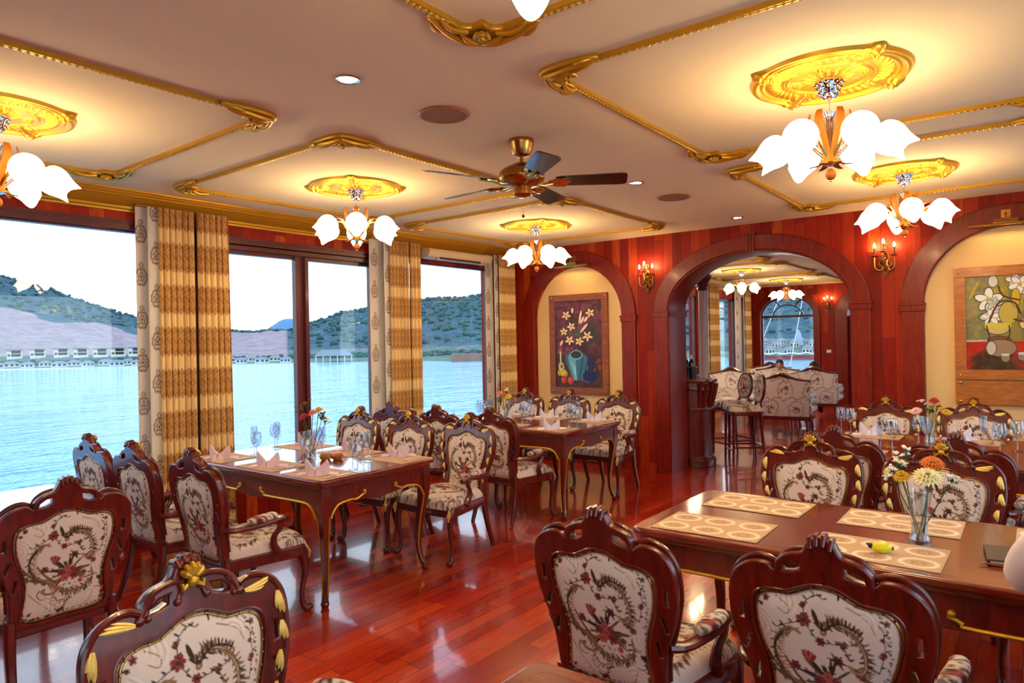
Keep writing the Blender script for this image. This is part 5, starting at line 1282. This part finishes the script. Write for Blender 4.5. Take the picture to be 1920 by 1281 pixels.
def make_lounge():
    r = thing('lounge_armchair', 'x', 'armchair')
    def back(off, sgn):
        def fn(u, v):
            x = (u-.5)*(.80+.06*v); z = .30+(.58+.06*math.cos((u-.5)*PI)**2)*v
            y = .03-.12*v+.05*(1-(2*u-1)**2)*-1+off+sgn*.02*math.sin(v*PI); return (x, y, z)
        return fn
    b = MB(); b.grid(50, 44, back(0, -1)); n = len(b.v); b.grid(50, 44, back(.12, 1)); brocade(b); b.build('upholstered_back', M['tapestry'], r, smooth=60)
    b = MB(); P = [((u-.5)*.87, .03-.12-.05*(1-(2*u-1)**2)+.06, .885+.06*math.cos((u-.5)*PI)**2+.05*math.exp(-((u-.5)/.13)**2)) for u in [i/28 for i in range(29)]]
    b.tube(P, [.026+.012*math.exp(-((i/28-.5)/.14)**2) for i in range(29)], 8, sq=2.2, up=(0,0,1))
    b.build('crest_rail', M['wood'], r)
    for s in (-1, 1):
        b = MB(); b.tube(spl([(s*.37,.0,.58),(s*.42,.14,.62),(s*.43,.36,.60),(s*.41,.50,.54)], 5), .07, 14); b.tube(spl([(s*.37,.02,.44),(s*.42,.25,.46),(s*.39,.50,.42)], 5), .085, 12)
        brocade(b); b.build('rolled_arm', M['tapestry'], r, smooth=60)
    b = MB(); b.grid(30, 30, lambda u, v: ((u-.5)*.74, .05+.58*v, .34+.13*((1-(2*u-1)**6)*(1-(2*v-1)**6))**.4)); brocade(b); b.build('seat', M['tapestry'], r, smooth=60)
    b = MB(); b.box(-.41,.41,-.06,.60,.26,.32); b.box(-.44,-.36,-.05,.59,.25,.31); b.box(.36,.44,-.05,.59,.25,.31); b.build('base_rail', M['wood'], r, smooth=0)
    for sx in (-1, 1):
        for y, dy in ((-.03,-.05),(.56,.03)): MB().tube([(sx*.37,y,.29),(sx*.385,y+dy*.3,.15),(sx*.40,y+dy,.0)], [.032,.024,.018], 8).build('leg', M['wood'], r)
    return r
LA = make_lounge(); la = [False]
fa = math.atan2(.96, -.28)-PI/2-.14
for x, y, a, lb in ((-3.30, 11.35, fa, 'large brocade lounge armchair with its back to us, right of the bar stools'), (-3.42, 13.80, fa, 'brocade lounge armchair farther back, with dark hair showing over its crest'),
                    (-4.75, 13.1, fa-PI+.2, 'brocade armchair by the curtain beyond the bar stools'), (-4.40, 14.82, PI, 'brocade seat with serpentine crest behind the lounge tables'), (-4.85, 15.9, PI+.3, 'round-topped brocade seat beneath the arched window')):
    put(LA, la, x, y, 0, a, lb, 'armchair', 'brocade lounge seating')
t = thing('coffee_table', 'low dark lounge table with small things on it between the armchairs', 'table', (-3.75, 12.45, 0)); b = MB(); v, f = shape2d([rrect(-.42,.42,-.28,.28,.08)], .016, .008); b.add([(x, y, z+.48) for x, y, z in v], f); b.build('tabletop', M['table'], t)
for sx in (-1, 1):
    for sy in (-1, 1): MB().tube([(sx*.36,sy*.22,.47),(sx*.35,sy*.21,.22),(sx*.38,sy*.24,0)], [.028,.018,.022], 8).build('leg', M['wood'], t)
t = tag(MB().box(-.09,.09,-.06,.06,0,.035).build('serving_box', M['shirt'], None, (-3.85, 12.4, .497), .3, smooth=0), 'pale box lying on the low lounge table', 'box')
def make_stool():
    r = thing('bar_stool', 'x', 'stool'); b = MB()
    b.grid(36, 36, lambda u, v: ((u-.5)*.42, (v-.5)*.40, .66+.075*((1-abs(2*u-1)**5)*(1-abs(2*v-1)**5))**.45)); V = np.array(b.v); b.c = RSE.sample(V[:, 0], V[:, 1]+.3); b.build('seat', M['tapestry'], r, smooth=60)
    b = MB(); v, f = shape2d([rrect(-.205,.205,-.195,.195,.04)], .03, .006); b.add([(x, y, z+.635) for x, y, z in v], f); b.build('seat_frame', M['wood'], r)
    for sx in (-1, 1):
        MB().tube([(sx*.175,.17,.62),(sx*.178,.175,.3),(sx*.18,.185,0)], [.022,.018,.015], 8).build('leg', M['wood'], r)
        MB().tube([(sx*.165,-.17,.62),(sx*.17,-.185,.3),(sx*.18,-.215,0)], [.022,.018,.015], 8).build('leg', M['wood'], r)
    b = MB(); q = .176
    b.tube([(-q,.178,.16),(q,.178,.16)], .012, 8); b.tube([(-q,-.195,.22),(q,-.195,.22)], .012, 8)
    for sx in (-1, 1): b.tube([(sx*q,.178,.20),(sx*q,-.195,.20)], .012, 8)
    b.build('footrest', M['wood'], r)
    b = MB(); E_ = arc(0, .93, .155, .185, 0, 360, 30)[:-1]; I_ = arc(0, .93, .125, .152, 0, 360, 30)[:-1]
    v, f = XZ(shape2d([E_, I_], .016, .006)); b.add([(x, y-.20-.12*(z-.7), z) for x, y, z in v], f)
    for sx in (-1, 1): b.tube([(sx*.15,-.185,.63),(sx*.12,-.195,.70),(sx*.09,-.205,.775)], .016, 8)
    b.build('back_frame', M['wood'], r)
    b = MB(); b.grid(24, 24, lambda u, v: (.128*(2*u-1)*math.sqrt(max(0, 1-(2*v-1)**2*.98)), -.185-.12*(.93+.154*(2*v-1)-.7), .93+.154*(2*v-1)))
    n = len(b.v); b.add([(x, y-.03, z) for x, y, z in b.v], [tuple(reversed(f)) for f in b.f]); V = np.array(b.v); b.c = RB.sample(V[:, 0]*1.4, .64+(V[:, 2]-.93)*1.4); b.build('back_pad', M['tapestry'], r, smooth=60)
    return r
ST = make_stool(); st_ = [False]
sa = math.atan2(-.58, -.8)-PI/2
for x, y, a, lb in ((-3.04, 8.80, sa, 'bar stool nearest the camera with oval upholstered back'), (-3.36, 9.28, sa+.35, 'second bar stool, half hidden behind the nearest one'), (-3.95, 9.42, sa+.9, 'third bar stool tucked in by the bar end')):
    put(ST, st_, x, y, 0, a, lb, 'stool', 'upholstered bar stools')

# ------------------------------------------------------------------ people
def skin(name, chains, m, parent, sub=2):
    """chains: list of [(x,y,z,r),...]; identical first points are welded"""
    vs = []; es = []; rad = []; idx = {}
    for c in chains:
        last = None
        for (x, y, z, r) in c:
            k = (round(x, 4), round(y, 4), round(z, 4))
            if k not in idx: idx[k] = len(vs); vs.append(k); rad.append(r)
            if last is not None: es.append((last, idx[k]))
            last = idx[k]
    me = bpy.data.meshes.new(name); me.from_pydata(vs, es, []); o = bpy.data.objects.new(name, me); COL.objects.link(o)
    md = o.modifiers.new('Skin', 'SKIN'); 
    for i, d in enumerate(me.skin_vertices[0].data): d.radius = (rad[i], rad[i]); d.use_root = (i == 0)
    s = o.modifiers.new('Sub', 'SUBSURF'); s.levels = sub; s.render_levels = sub
    dg = bpy.context.evaluated_depsgraph_get(); m2 = bpy.data.meshes.new_from_object(o.evaluated_get(dg)); bpy.data.objects.remove(o)
    m2.materials.clear(); m2.materials.append(m); m2.shade_smooth(); n = bpy.data.objects.new(name, m2); link(n, parent); return n
def hand(b, W, D, side, up=(0, 0, 1)):
    """palm and five separate bent fingers; W wrist, D direction"""
    D = Vector(D).normalized(); U = Vector(up); Sd = D.cross(U).normalized()*side; U = Sd.cross(D).normalized()*side; W = Vector(W)
    b.tube([W, W+D*.03, W+D*.06, W+D*.088], [.024,.032,.036,.033], 10, sq=.42, up=tuple(Sd))
    for k, (o, l) in enumerate(((-.027,.062),(-.009,.072),(.009,.068),(.026,.054))):
        p = W+D*.082+Sd*o; b.tube([p, p+D*l*.45-U*.004, p+D*l*.8-U*.016, p+D*l-U*.030], [.0088,.0082,.0074,.006], 7)
    p = W+D*.028-Sd*.026; b.tube([p, p-Sd*.024+D*.018-U*.006, p-Sd*.034+D*.044-U*.014], [.011,.010,.008], 7)
def head(parent, x, y, z, facing, s=1.0):
    """z is the middle of the head; facing: angle of the face direction"""
    X = Matrix.Translation((x, y, z)) @ Matrix.Rotation(facing-PI/2, 4, 'Z') @ Matrix.Scale(s, 4)
    b = MB()
    def fn(u, v):
        p = PI*v; a = 2*PI*u; rx, ry, rz = .074, .093, .115
        q = math.sin(p); zz = -rz*math.cos(p); j = 1-.25*max(0, -zz/rz)**1.6
        return (rx*q*math.cos(a)*j, ry*q*math.sin(a)*(j*.96+.04)+.012*max(0, -zz/rz), zz)
    b.grid(28, 20, fn, X)
    b.tube([(0,.088,.02),(0,.104,-.012),(0,.092,-.022)], [.008,.013,.010], 8, X)          # nose
    for sx in (-1, 1): b.sphere((sx*.075,-.004,-.002), (.010,.018,.028), 8, 6, X)         # ears
    b.tube([(0,-.01,-.08),(0,-.018,-.16)], [.046,.052], 12, X)
    h = b.build('head', M['skin'], parent)
    b = MB()
    for sx in (-1, 1): b.sphere((sx*.030,.083,.006), (.012,.006,.006), 8, 5, X); b.tube([(sx*.014,.092,.026),(sx*.032,.090,.032),(sx*.048,.078,.026)], .0032, 5, X)
    b.build('eyes_and_brows', M['black'], h)
    b = MB(); b.tube([(-.022,.088,-.048),(0,.095,-.050),(.022,.088,-.048)], [.003,.006,.003], 6, X); b.build('mouth', mat('lips', S(160, 84, 76), .5), h)
    b = MB()
    def hr(u, v):
        a = 2*PI*u; p = PI*(.5*v*(1.25-.45*max(0, math.sin(a)))); q = math.sin(p)
        k = 1+.012*math.sin(a*23)*q
        return (.084*q*math.cos(a)*k, (.104*q*math.sin(a)-.006)*k, .016+.112*math.cos(p))
    b.grid(72, 16, hr, X); b.build('hair', M['hair'], parent)
    return h
# adult at the right edge, elbow on the table
P_ = thing('person', 'person in a white long-sleeved shirt at the right edge, elbow resting on the brown table', 'person', (0,0,0))
hx, hy = .28, 2.24
skin('body', [[(hx,hy,.60,.13),(hx,hy,.80,.125),(hx,hy+.02,1.0,.135),(hx,hy+.02,1.16,.12),(hx,hy+.03,1.27,.05),(hx,hy+.05,1.34,.046)],
              [(hx,hy+.02,1.16,.12),(hx-.13,hy+.02,1.175,.062),(hx-.20,hy+.06,1.11,.062),(hx-.29,hy+.19,.975,.066),(hx-.335,hy+.29,.868,.060),(hx-.22,hy+.36,.845,.038),(hx-.08,hy+.44,.835,.032)],
              [(hx,hy+.02,1.16,.12),(hx+.13,hy+.02,1.175,.062),(hx+.185,hy+.05,1.12,.056),(hx+.22,hy+.14,.97,.05),(hx+.22,hy+.235,.86,.044),(hx+.15,hy+.34,.845,.038),(hx+.08,hy+.44,.835,.032)]], M['shirt'], P_)
skin('trousers', [[(hx,hy,.60,.14),(hx-.1,hy+.04,.585,.085),(hx-.11,hy+.30,.565,.072),(hx-.11,hy+.46,.53,.062),(hx-.11,hy+.48,.28,.05),(hx-.11,hy+.47,.08,.042)],
                  [(hx,hy,.60,.14),(hx+.1,hy+.04,.585,.085),(hx+.11,hy+.30,.565,.072),(hx+.11,hy+.46,.53,.062),(hx+.11,hy+.48,.28,.05),(hx+.11,hy+.47,.08,.042)]], M['trouser'], P_)
b = MB()
for s in (-1, 1): hand(b, (hx+s*.08, hy+.44, .835), (-s*.35, .9, -.08), s)
b.build('hands', M['skin'], P_)
b = MB()
for s in (-1, 1): b.tube([(hx+s*.11,hy+.42,.035),(hx+s*.11,hy+.5,.04),(hx+s*.12,hy+.62,.028)], [.036,.04,.026], 10)
b.build('shoes', M['black'], P_)
head(P_, hx, hy+.06, 1.46, PI/2)
# two guests in the lounge
def guest(label, x, y, zhead, face, m):
    g = thing('person', label, 'person', (0,0,0), 0, None); dx, dy = math.cos(face), math.sin(face); rx, ry = -dy, dx; z0 = zhead-.62
    def p(f, s, z, r): return (x+dx*f+rx*s, y+dy*f+ry*s, z0+z, r)
    ch = [[p(0,0,.0,.11),p(0,0,.2,.11),p(.01,0,.36,.11),p(.02,0,.45,.05),p(.02,0,.52,.04)]]
    for s in (-1, 1): ch.append([p(.01,0,.36,.11),p(.01,s*.13,.37,.05),p(.03,s*.17,.26,.042),p(.10,s*.18,.12,.038),p(.22,s*.12,.16,.032),p(.27,s*.05,.26,.028)])
    skin('body', ch, m, g, 1)
    lg = [[p(0,0,.0,.12)]+[p(f,s*.1,z,r) for f, z, r in ((.05,.0,.08),(.42,.0,.06),(.46,-.2,.05),(.45,-z0+.06,.04))] for s in (-1, 1)]
    skin('trousers', lg, M['trouser'], g, 1)
    b = MB()
    for s in (-1, 1): q = p(.27, s*.05, .26, 0); hand(b, q[:3], (dx*.2, dy*.2, .9), s, up=(dx, dy, 0))
    b.build('hands', M['skin'], g); head(g, x+dx*.02, y+dy*.02, zhead, face, .95)
guest('dark-haired young person facing us from a lounge seat before the arched window', -4.24, 14.50, 1.02, -PI/2+.25, M['tshirt'])
guest('dark-haired person in the lounge seen only as a crop of hair above the farther armchair', -3.47, 14.06, .99, PI/2+.2, M['trouser'])
# ------------------------------------------------------------------ sea, shore, hills
SEA = -8.4; EYE = 1.6
M['sea'] = mat('sea water', S(22, 158, 206), .08, 0, 0, .5)
_m = M['sea']; g = coords(_m, 'World', (1, 1, 1)); n1 = noise(_m, coords(_m, 'World', (1.0, .45, 1)), .55, 4, .6); n2 = noise(_m, coords(_m, 'World', (.16, .05, 1)), .5, 3, .5)
bump(_m, math_(_m, 'ADD', n1, math_(_m, 'MULTIPLY', n2, 2.0)), .85, .5)
MB().box(-2500, 900, -900, 2500, SEA-1, SEA).build('sea', M['sea'], kind='structure', smooth=0)
az_t = [0, 14, 21, 30, 39.5, 42, 45, 49.2, 51.6, 54, 55.1, 57, 58.2, 60, 62, 64, 66, 67.7, 69.2, 71.4, 73.4, 75, 80, 95, 110]
shr = [-1.95,-1.87,-1.77,-1.78,-1.78,-1.74,-1.64,-1.60,-1.56,-1.52,-1.50,-1.47,-1.46,-1.45,-1.43,-1.40,-1.38,-1.37,-1.36,-1.33,-1.30,-1.28,-1.25,-1.2,-1.2]
rdg = [4.6,4.7,4.8,4.4,4.0,3.7,3.54,3.0,2.45,1.75,1.2,1.2,1.1,1.2,1.5,1.8,2.13,2.7,3.27,4.15,4.8,5.5,6.5,7,6]
RZ = random.Random(2); NPh = [(RZ.uniform(0, 6), RZ.uniform(.02, .3), RZ.uniform(.02, .3)) for _ in range(14)]
def fbm(x, y): return sum(math.sin(x*a*.35+p)*math.sin(y*c*.35+p*1.7)/(1+18*(a+c)) for p, a, c in NPh)
def terr(az, t):
    se = np.interp(az, az_t, shr); re = np.interp(az, az_t, rdg); D = (EYE-SEA)/math.tan(math.radians(-se)); DR = D*2.9
    d = D+(DR-D)*t if t <= 1 else DR*(1+(t-1)*1.2)
    e = np.interp(t, [0, .02, .05, .12, .20, .26, .55, 1.0], [se, se+.05, se+.11, max(-1.0, se+.2), -.50, -.32+.12*max(re-2, 0), .5*re+.15, re])
    h = EYE+d*math.tan(math.radians(e)) if t <= 1 else EYE+DR*math.tan(math.radians(re))*(1-(t-1)*.5)
    a = math.radians(az); x, y = -d*math.sin(a), d*math.cos(a)
    if t > .1: h += 2.2*fbm(x, y)*min(1, (t-.1)*4)+ (1.6*math.sin(x*.21+y*.13)*math.sin(y*.17-x*.09)+.8*math.sin(x*.6)*math.sin(y*.55))*min(1, max(0, t-.45)*3)
    return x, y, h, d
b = MB(); na, nt = 560, 190; cols = []
T_ = [1.5*(i/(nt-1))**1.25 for i in range(nt)]; rs = random.Random(4)
for i in range(na):
    az = 110.0*i/(na-1)
    for t in T_:
        x, y, h, d = terr(az, t); b.v.append((x, y, h))
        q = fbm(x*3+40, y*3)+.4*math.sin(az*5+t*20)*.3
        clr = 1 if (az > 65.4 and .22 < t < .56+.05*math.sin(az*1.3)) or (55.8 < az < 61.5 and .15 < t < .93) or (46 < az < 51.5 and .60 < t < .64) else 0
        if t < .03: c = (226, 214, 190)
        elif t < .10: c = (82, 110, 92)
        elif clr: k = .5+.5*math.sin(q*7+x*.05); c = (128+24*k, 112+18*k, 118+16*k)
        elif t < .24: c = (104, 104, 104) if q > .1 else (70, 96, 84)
        else: k = .5+.5*math.sin(q*9+y*.08+3*math.sin(x*.11)); c = (30+22*k, 62+28*k, 82+12*k)  # blue-teal shift puts distance haze into the hill colours
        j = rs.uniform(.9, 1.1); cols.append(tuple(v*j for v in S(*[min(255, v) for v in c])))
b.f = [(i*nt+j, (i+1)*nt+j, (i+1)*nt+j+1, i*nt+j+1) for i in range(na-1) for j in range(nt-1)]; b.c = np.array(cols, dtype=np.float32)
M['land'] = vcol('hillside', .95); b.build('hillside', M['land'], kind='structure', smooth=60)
# far hill behind the gap, distance haze put into its bluer colour
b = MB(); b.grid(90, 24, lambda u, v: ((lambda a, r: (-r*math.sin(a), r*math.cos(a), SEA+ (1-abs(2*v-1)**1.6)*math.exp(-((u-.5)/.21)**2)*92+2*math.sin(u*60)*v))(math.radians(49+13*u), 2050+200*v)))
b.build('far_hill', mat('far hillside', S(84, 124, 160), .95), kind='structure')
# trees: forest canopy along the ridge and shore, uncountable
M['forest'] = mat('forest foliage', S(44, 84, 84), .95); _n = noise(M['forest'], coords(M['forest'], 'World'), .08, 3); L(M['forest'], ramp(M['forest'], _n, [(.35, S(26, 60, 70)), (.65, S(62, 104, 92))]), bsdf(M['forest']).inputs['Base Color'])  # bluish foliage tint carries the haze over the water
b = MB(); rs = random.Random(8)
for _ in range(5200):
    az = rs.uniform(8, 84); t = rs.choice((rs.uniform(.11, .16), rs.uniform(.28, 1.0), rs.uniform(.55, 1.0), rs.uniform(.97, 1.0)))
    if t < .25 and az < 20: continue
    if (az > 65 and .2 < t < .58) or (55.5 < az < 61.8 and .14 < t < .95): continue
    x, y, h, d = terr(az, t); s = rs.uniform(1.6, 3.9)*(.5 if t < .2 else 1)
    b.sphere((x, y, h+s*.25), (s, s, s*rs.uniform(.55, .9)), 6, 4)
tag(b.build('tree_canopy', M['forest'], smooth=70), 'blue-green woodland covering the hills across the water', 'trees', kind='stuff')
# villas
M['vw'] = mat('villa wall', S(214, 212, 204), .8); M['vr'] = mat('villa roof', S(120, 130, 138), .8); M['vd'] = mat('villa opening', S(60, 66, 76), .6)
def make_villa():
    r = thing('villa', 'x', 'house'); b = MB(); b.box(-4.5,4.5,-3,3,-1.5,2.6); b.build('walls', M['vw'], r, smooth=0)
    b = MB(); b.add([(-5.2,-3.7,2.6),(5.2,-3.7,2.6),(5.2,3.7,2.6),(-5.2,3.7,2.6),(-2,0,4.6),(2,0,4.6)], [(0,1,5,4),(1,2,5),(2,3,4,5),(3,0,4),(0,3,2,1)]); b.build('roof', M['vr'], r, smooth=0)
    b = MB()
    for x in (-3,.2,3): b.box(x-.9,x+.9,-3.06,-2.98,.2,1.9)
    b.build('window', M['vd'], r, smooth=0); return r
def make_modern():
    r = thing('modern_house', 'x', 'house'); b = MB(); b.box(-7,7,-4,4,-3,.2); b.box(-7,-3,-4,4,.2,6); b.box(5.5,7,-4,4,.2,6); b.box(-3,5.5,-1,4,.2,6); b.box(-7,7,-4.5,4,2.7,3.1); b.build('walls', M['vw'], r, smooth=0)
    MB().box(-8,8,-5.4,4.4,6,6.5).build('roof', M['vr'], r, smooth=0)
    b = MB(); b.box(-2.6,5.2,-1.1,-.95,3.3,5.6); b.box(-2.6,5.2,-1.1,-.95,.5,2.5); b.box(-6.3,-4,-4.06,-3.95,.6,2.3); b.build('glazing', M['vd'], r, smooth=0); return r
ORD = 'first second third fourth fifth sixth seventh eighth ninth tenth eleventh twelfth thirteenth fourteenth'.split()
V_ = make_villa(); vf_ = [False]; H_ = make_modern(); hf = [False]
def at(az, t): x, y, h, d = terr(az, t); return x, y, h
for i, az in enumerate([74.6,73.8,72.9,71.9,71.1,70.2,69.4,68.3,67.6,66.9,66.2,60.1,59.2,58.5,57.7,56.7,55.9]):
    x, y, h = at(az, .060+.022*(i % 2)); s = .76
    o = put(V_, vf_, x, y, h+.6, math.radians(az)+.15*math.sin(i*2.3), 'x', 'house', 'hip-roofed villas along the far beach'); o.scale = (s*(1+.15*math.sin(i*1.9)), s, s*.85)
    o['label'] = ORD[i if az > 62 else i-11]+' pale hip-roofed beach villa from the left, seen '+('through the leftmost window' if az > 62 else 'left of the window post')
for i, az in enumerate([73.6,72.3,70.95,69.8,68.6,67.5,66.4]):
    x, y, h = at(az, .20); o = put(H_, hf, x, y, h+1.2, math.radians(az), ORD[i]+' flat-roofed house from the left on the terrace above the villas', 'house', 'flat-roofed houses above the beach'); o.scale = (.66, .75, .8)
r = thing('beach_pavilion', 'open gabled beach pavilion on the far shore, seen just right of the window post', 'pavilion', at(52.2, .06), math.radians(52.2))
b = MB(); b.add([(-11,-5,3.6),(11,-5,3.6),(11,5,3.6),(-11,5,3.6),(-7,0,7),(7,0,7)], [(0,1,5,4),(1,2,5),(2,3,4,5),(3,0,4),(0,3,2,1)]); b.build('roof', M['vr'], r, smooth=0)
b = MB()
for i in range(6):
    for s in (-1, 1): b.box(-10+4*i-.25,-10+4*i+.25,4.5*s-.25,4.5*s+.25,-2,3.6)
b.build('posts', M['vw'], r, smooth=0)
tag(MB().box(-11,11,-4,4,-2,3.4).build('beach_house', mat('brick tone', S(150,110,96), .9), None, at(41, .07), math.radians(41), smooth=0), 'low reddish house on the far shore, seen under the air conditioner', 'house')
# harbour buildings seen through the arched window
rs = random.Random(31)
for i in range(14):
    az = 18.3-5.8*i/13; x, y, h = at(az, (.09, .15, .20)[i % 3]); o = put(V_, vf_, x, y, h, math.radians(az), ORD[i]+' small pale harbour building from the left, through the arched window', 'house', 'harbour buildings beyond the arched window'); o.scale = (.5, .6, rs.uniform(.6, 1.0))
r = thing('harbour_pier', 'long low reddish pier building with pale scalloped awnings beyond the arched window', 'pier', at(15.6, .02), math.radians(15.6)); MB().box(-24,24,-3,3,-3,1.8).build('shed', mat('pier red', S(176,96,86), .8), r, smooth=0)
b = MB()
for i in range(8): b.tube([(-23+6*i,-3.4,2.8),(-20+6*i,-3.4,2.3),(-17.2+6*i,-3.4,2.8)], .45, 6, sq=5, up=(0,0,1))
b.build('awning', M['vw'], r)
r = thing('spire_building', 'pale pointed tower among the harbour buildings beyond the arched window', 'tower', at(14.9, .17), math.radians(15)); b = MB(); b.lathe([(2.6,-2),(2.3,2.5),(1.3,6.5),(.2,8.6),(0,8.8)], 10); b.build('tower_body', mat('tower blue grey', S(150,164,186), .8), r)
r = thing('sailing_mast', 'slim white mast and rigging outside the arched window', 'mast', (-6.2, 27, SEA)); MB().tube([(0,0,0),(0,0,16)], .05, 8).build('mast_pole', M['white'], r)
b = MB()
for dx in (-3.2, -1.6, 1.3, 2.2, 3.1): b.tube([(0,0,15.5),(dx,.6,8.2)], .016, 5)
for z in (9.2, 10.0, 10.8): b.tube([(1.3*(15.5-z)/7.3,.3,z),(2.2*(15.5-z)/7.3,.3,z)], .012, 5)
b.tube([(-1.4,-1,8.4),(1,-1,8.8),(5,-1,9.4)], .03, 6); b.tube([(.6,-1,7.9),(.6,-1,9.1)], .04, 6)
b.tube([(-.3,0,11.5),(.4,0,11.5)], .02, 6); b.build('rigging', M['white'], r)
b = MB(); b.add([(-1.2,-1,0),(5,-1,0),(5,1,0),(-1.2,1,0),(-1.6,-1,7.75),(5,-1,8.75),(5,1,8.75),(-1.6,1,7.75)], [(0,3,2,1),(4,5,6,7),(0,1,5,4),(1,2,6,5),(2,3,7,6),(3,0,4,7)]); b.build('boat_hull', M['tshirt'], r, smooth=0)

# ------------------------------------------------------------------ light
w = bpy.data.worlds.new('sky'); scene.world = w; w.use_nodes = True; nt = w.node_tree; bg = nt.nodes['Background']
tc = nt.nodes.new('ShaderNodeTexCoord'); sp = nt.nodes.new('ShaderNodeSeparateXYZ'); nt.links.new(tc.outputs['Generated'], sp.inputs[0])
rp = nt.nodes.new('ShaderNodeValToRGB'); e = rp.color_ramp.elements; e[0].position = 0; e[0].color = (.88, 1.10, 1.14, 1); e[1].position = .5; e[1].color = (.62, .84, 1.12, 1)
nt.links.new(sp.outputs['Z'], rp.inputs[0])
nz = nt.nodes.new('ShaderNodeTexNoise'); nz.inputs['Scale'].default_value = 3.0; mp = nt.nodes.new('ShaderNodeMapping'); mp.inputs['Scale'].default_value = (1, 1, 4); nt.links.new(tc.outputs['Generated'], mp.inputs[0]); nt.links.new(mp.outputs[0], nz.inputs['Vector'])
mx = nt.nodes.new('ShaderNodeMix'); mx.data_type = 'RGBA'; mx.blend_type = 'MULTIPLY'; mx.inputs['Factor'].default_value = 1
rc2 = nt.nodes.new('ShaderNodeValToRGB'); rc2.color_ramp.elements[0].position = .3; rc2.color_ramp.elements[0].color = (.82, .88, .94, 1); rc2.color_ramp.elements[1].position = .6; rc2.color_ramp.elements[1].color = (1, 1, 1, 1)
nt.links.new(nz.outputs['Fac'], rc2.inputs[0]); nt.links.new(rp.outputs[0], mx.inputs['A']); nt.links.new(rc2.outputs[0], mx.inputs['B'])
nt.links.new(mx.outputs['Result'], bg.inputs[0]); bg.inputs[1].default_value = 1.9
# the chandeliers' bulbs sit inside the glass shades, so the shades themselves light the room (see material «lit glass shade»)
# ------------------------------------------------------------------ camera
cam = bpy.data.cameras.new('camera'); co = bpy.data.objects.new('camera', cam); COL.objects.link(co); scene.camera = co
cam.sensor_width = 36; cam.lens = 36*1284/1920; cam.clip_end = 6000; cam.clip_start = .05
yaw, roll = math.radians(37.6), math.atan(.019); c_, s_ = math.cos(roll), math.sin(roll)
F_ = Vector((-math.sin(yaw), math.cos(yaw), 0)); R_ = Vector((math.cos(yaw), math.sin(yaw), 0)); U_ = Vector((0, 0, 1))
rx = R_*c_-U_*s_; uy = R_*s_+U_*c_; m3 = Matrix((rx, uy, -F_)).transposed(); co.matrix_world = Matrix.Translation((0, 0, 1.6)) @ m3.to_4x4()
vs = scene.view_settings; vs.view_transform = 'Standard'; vs.look = 'None'; vs.gamma = 1; vs.use_curve_mapping = False; vs.exposure = 0.48
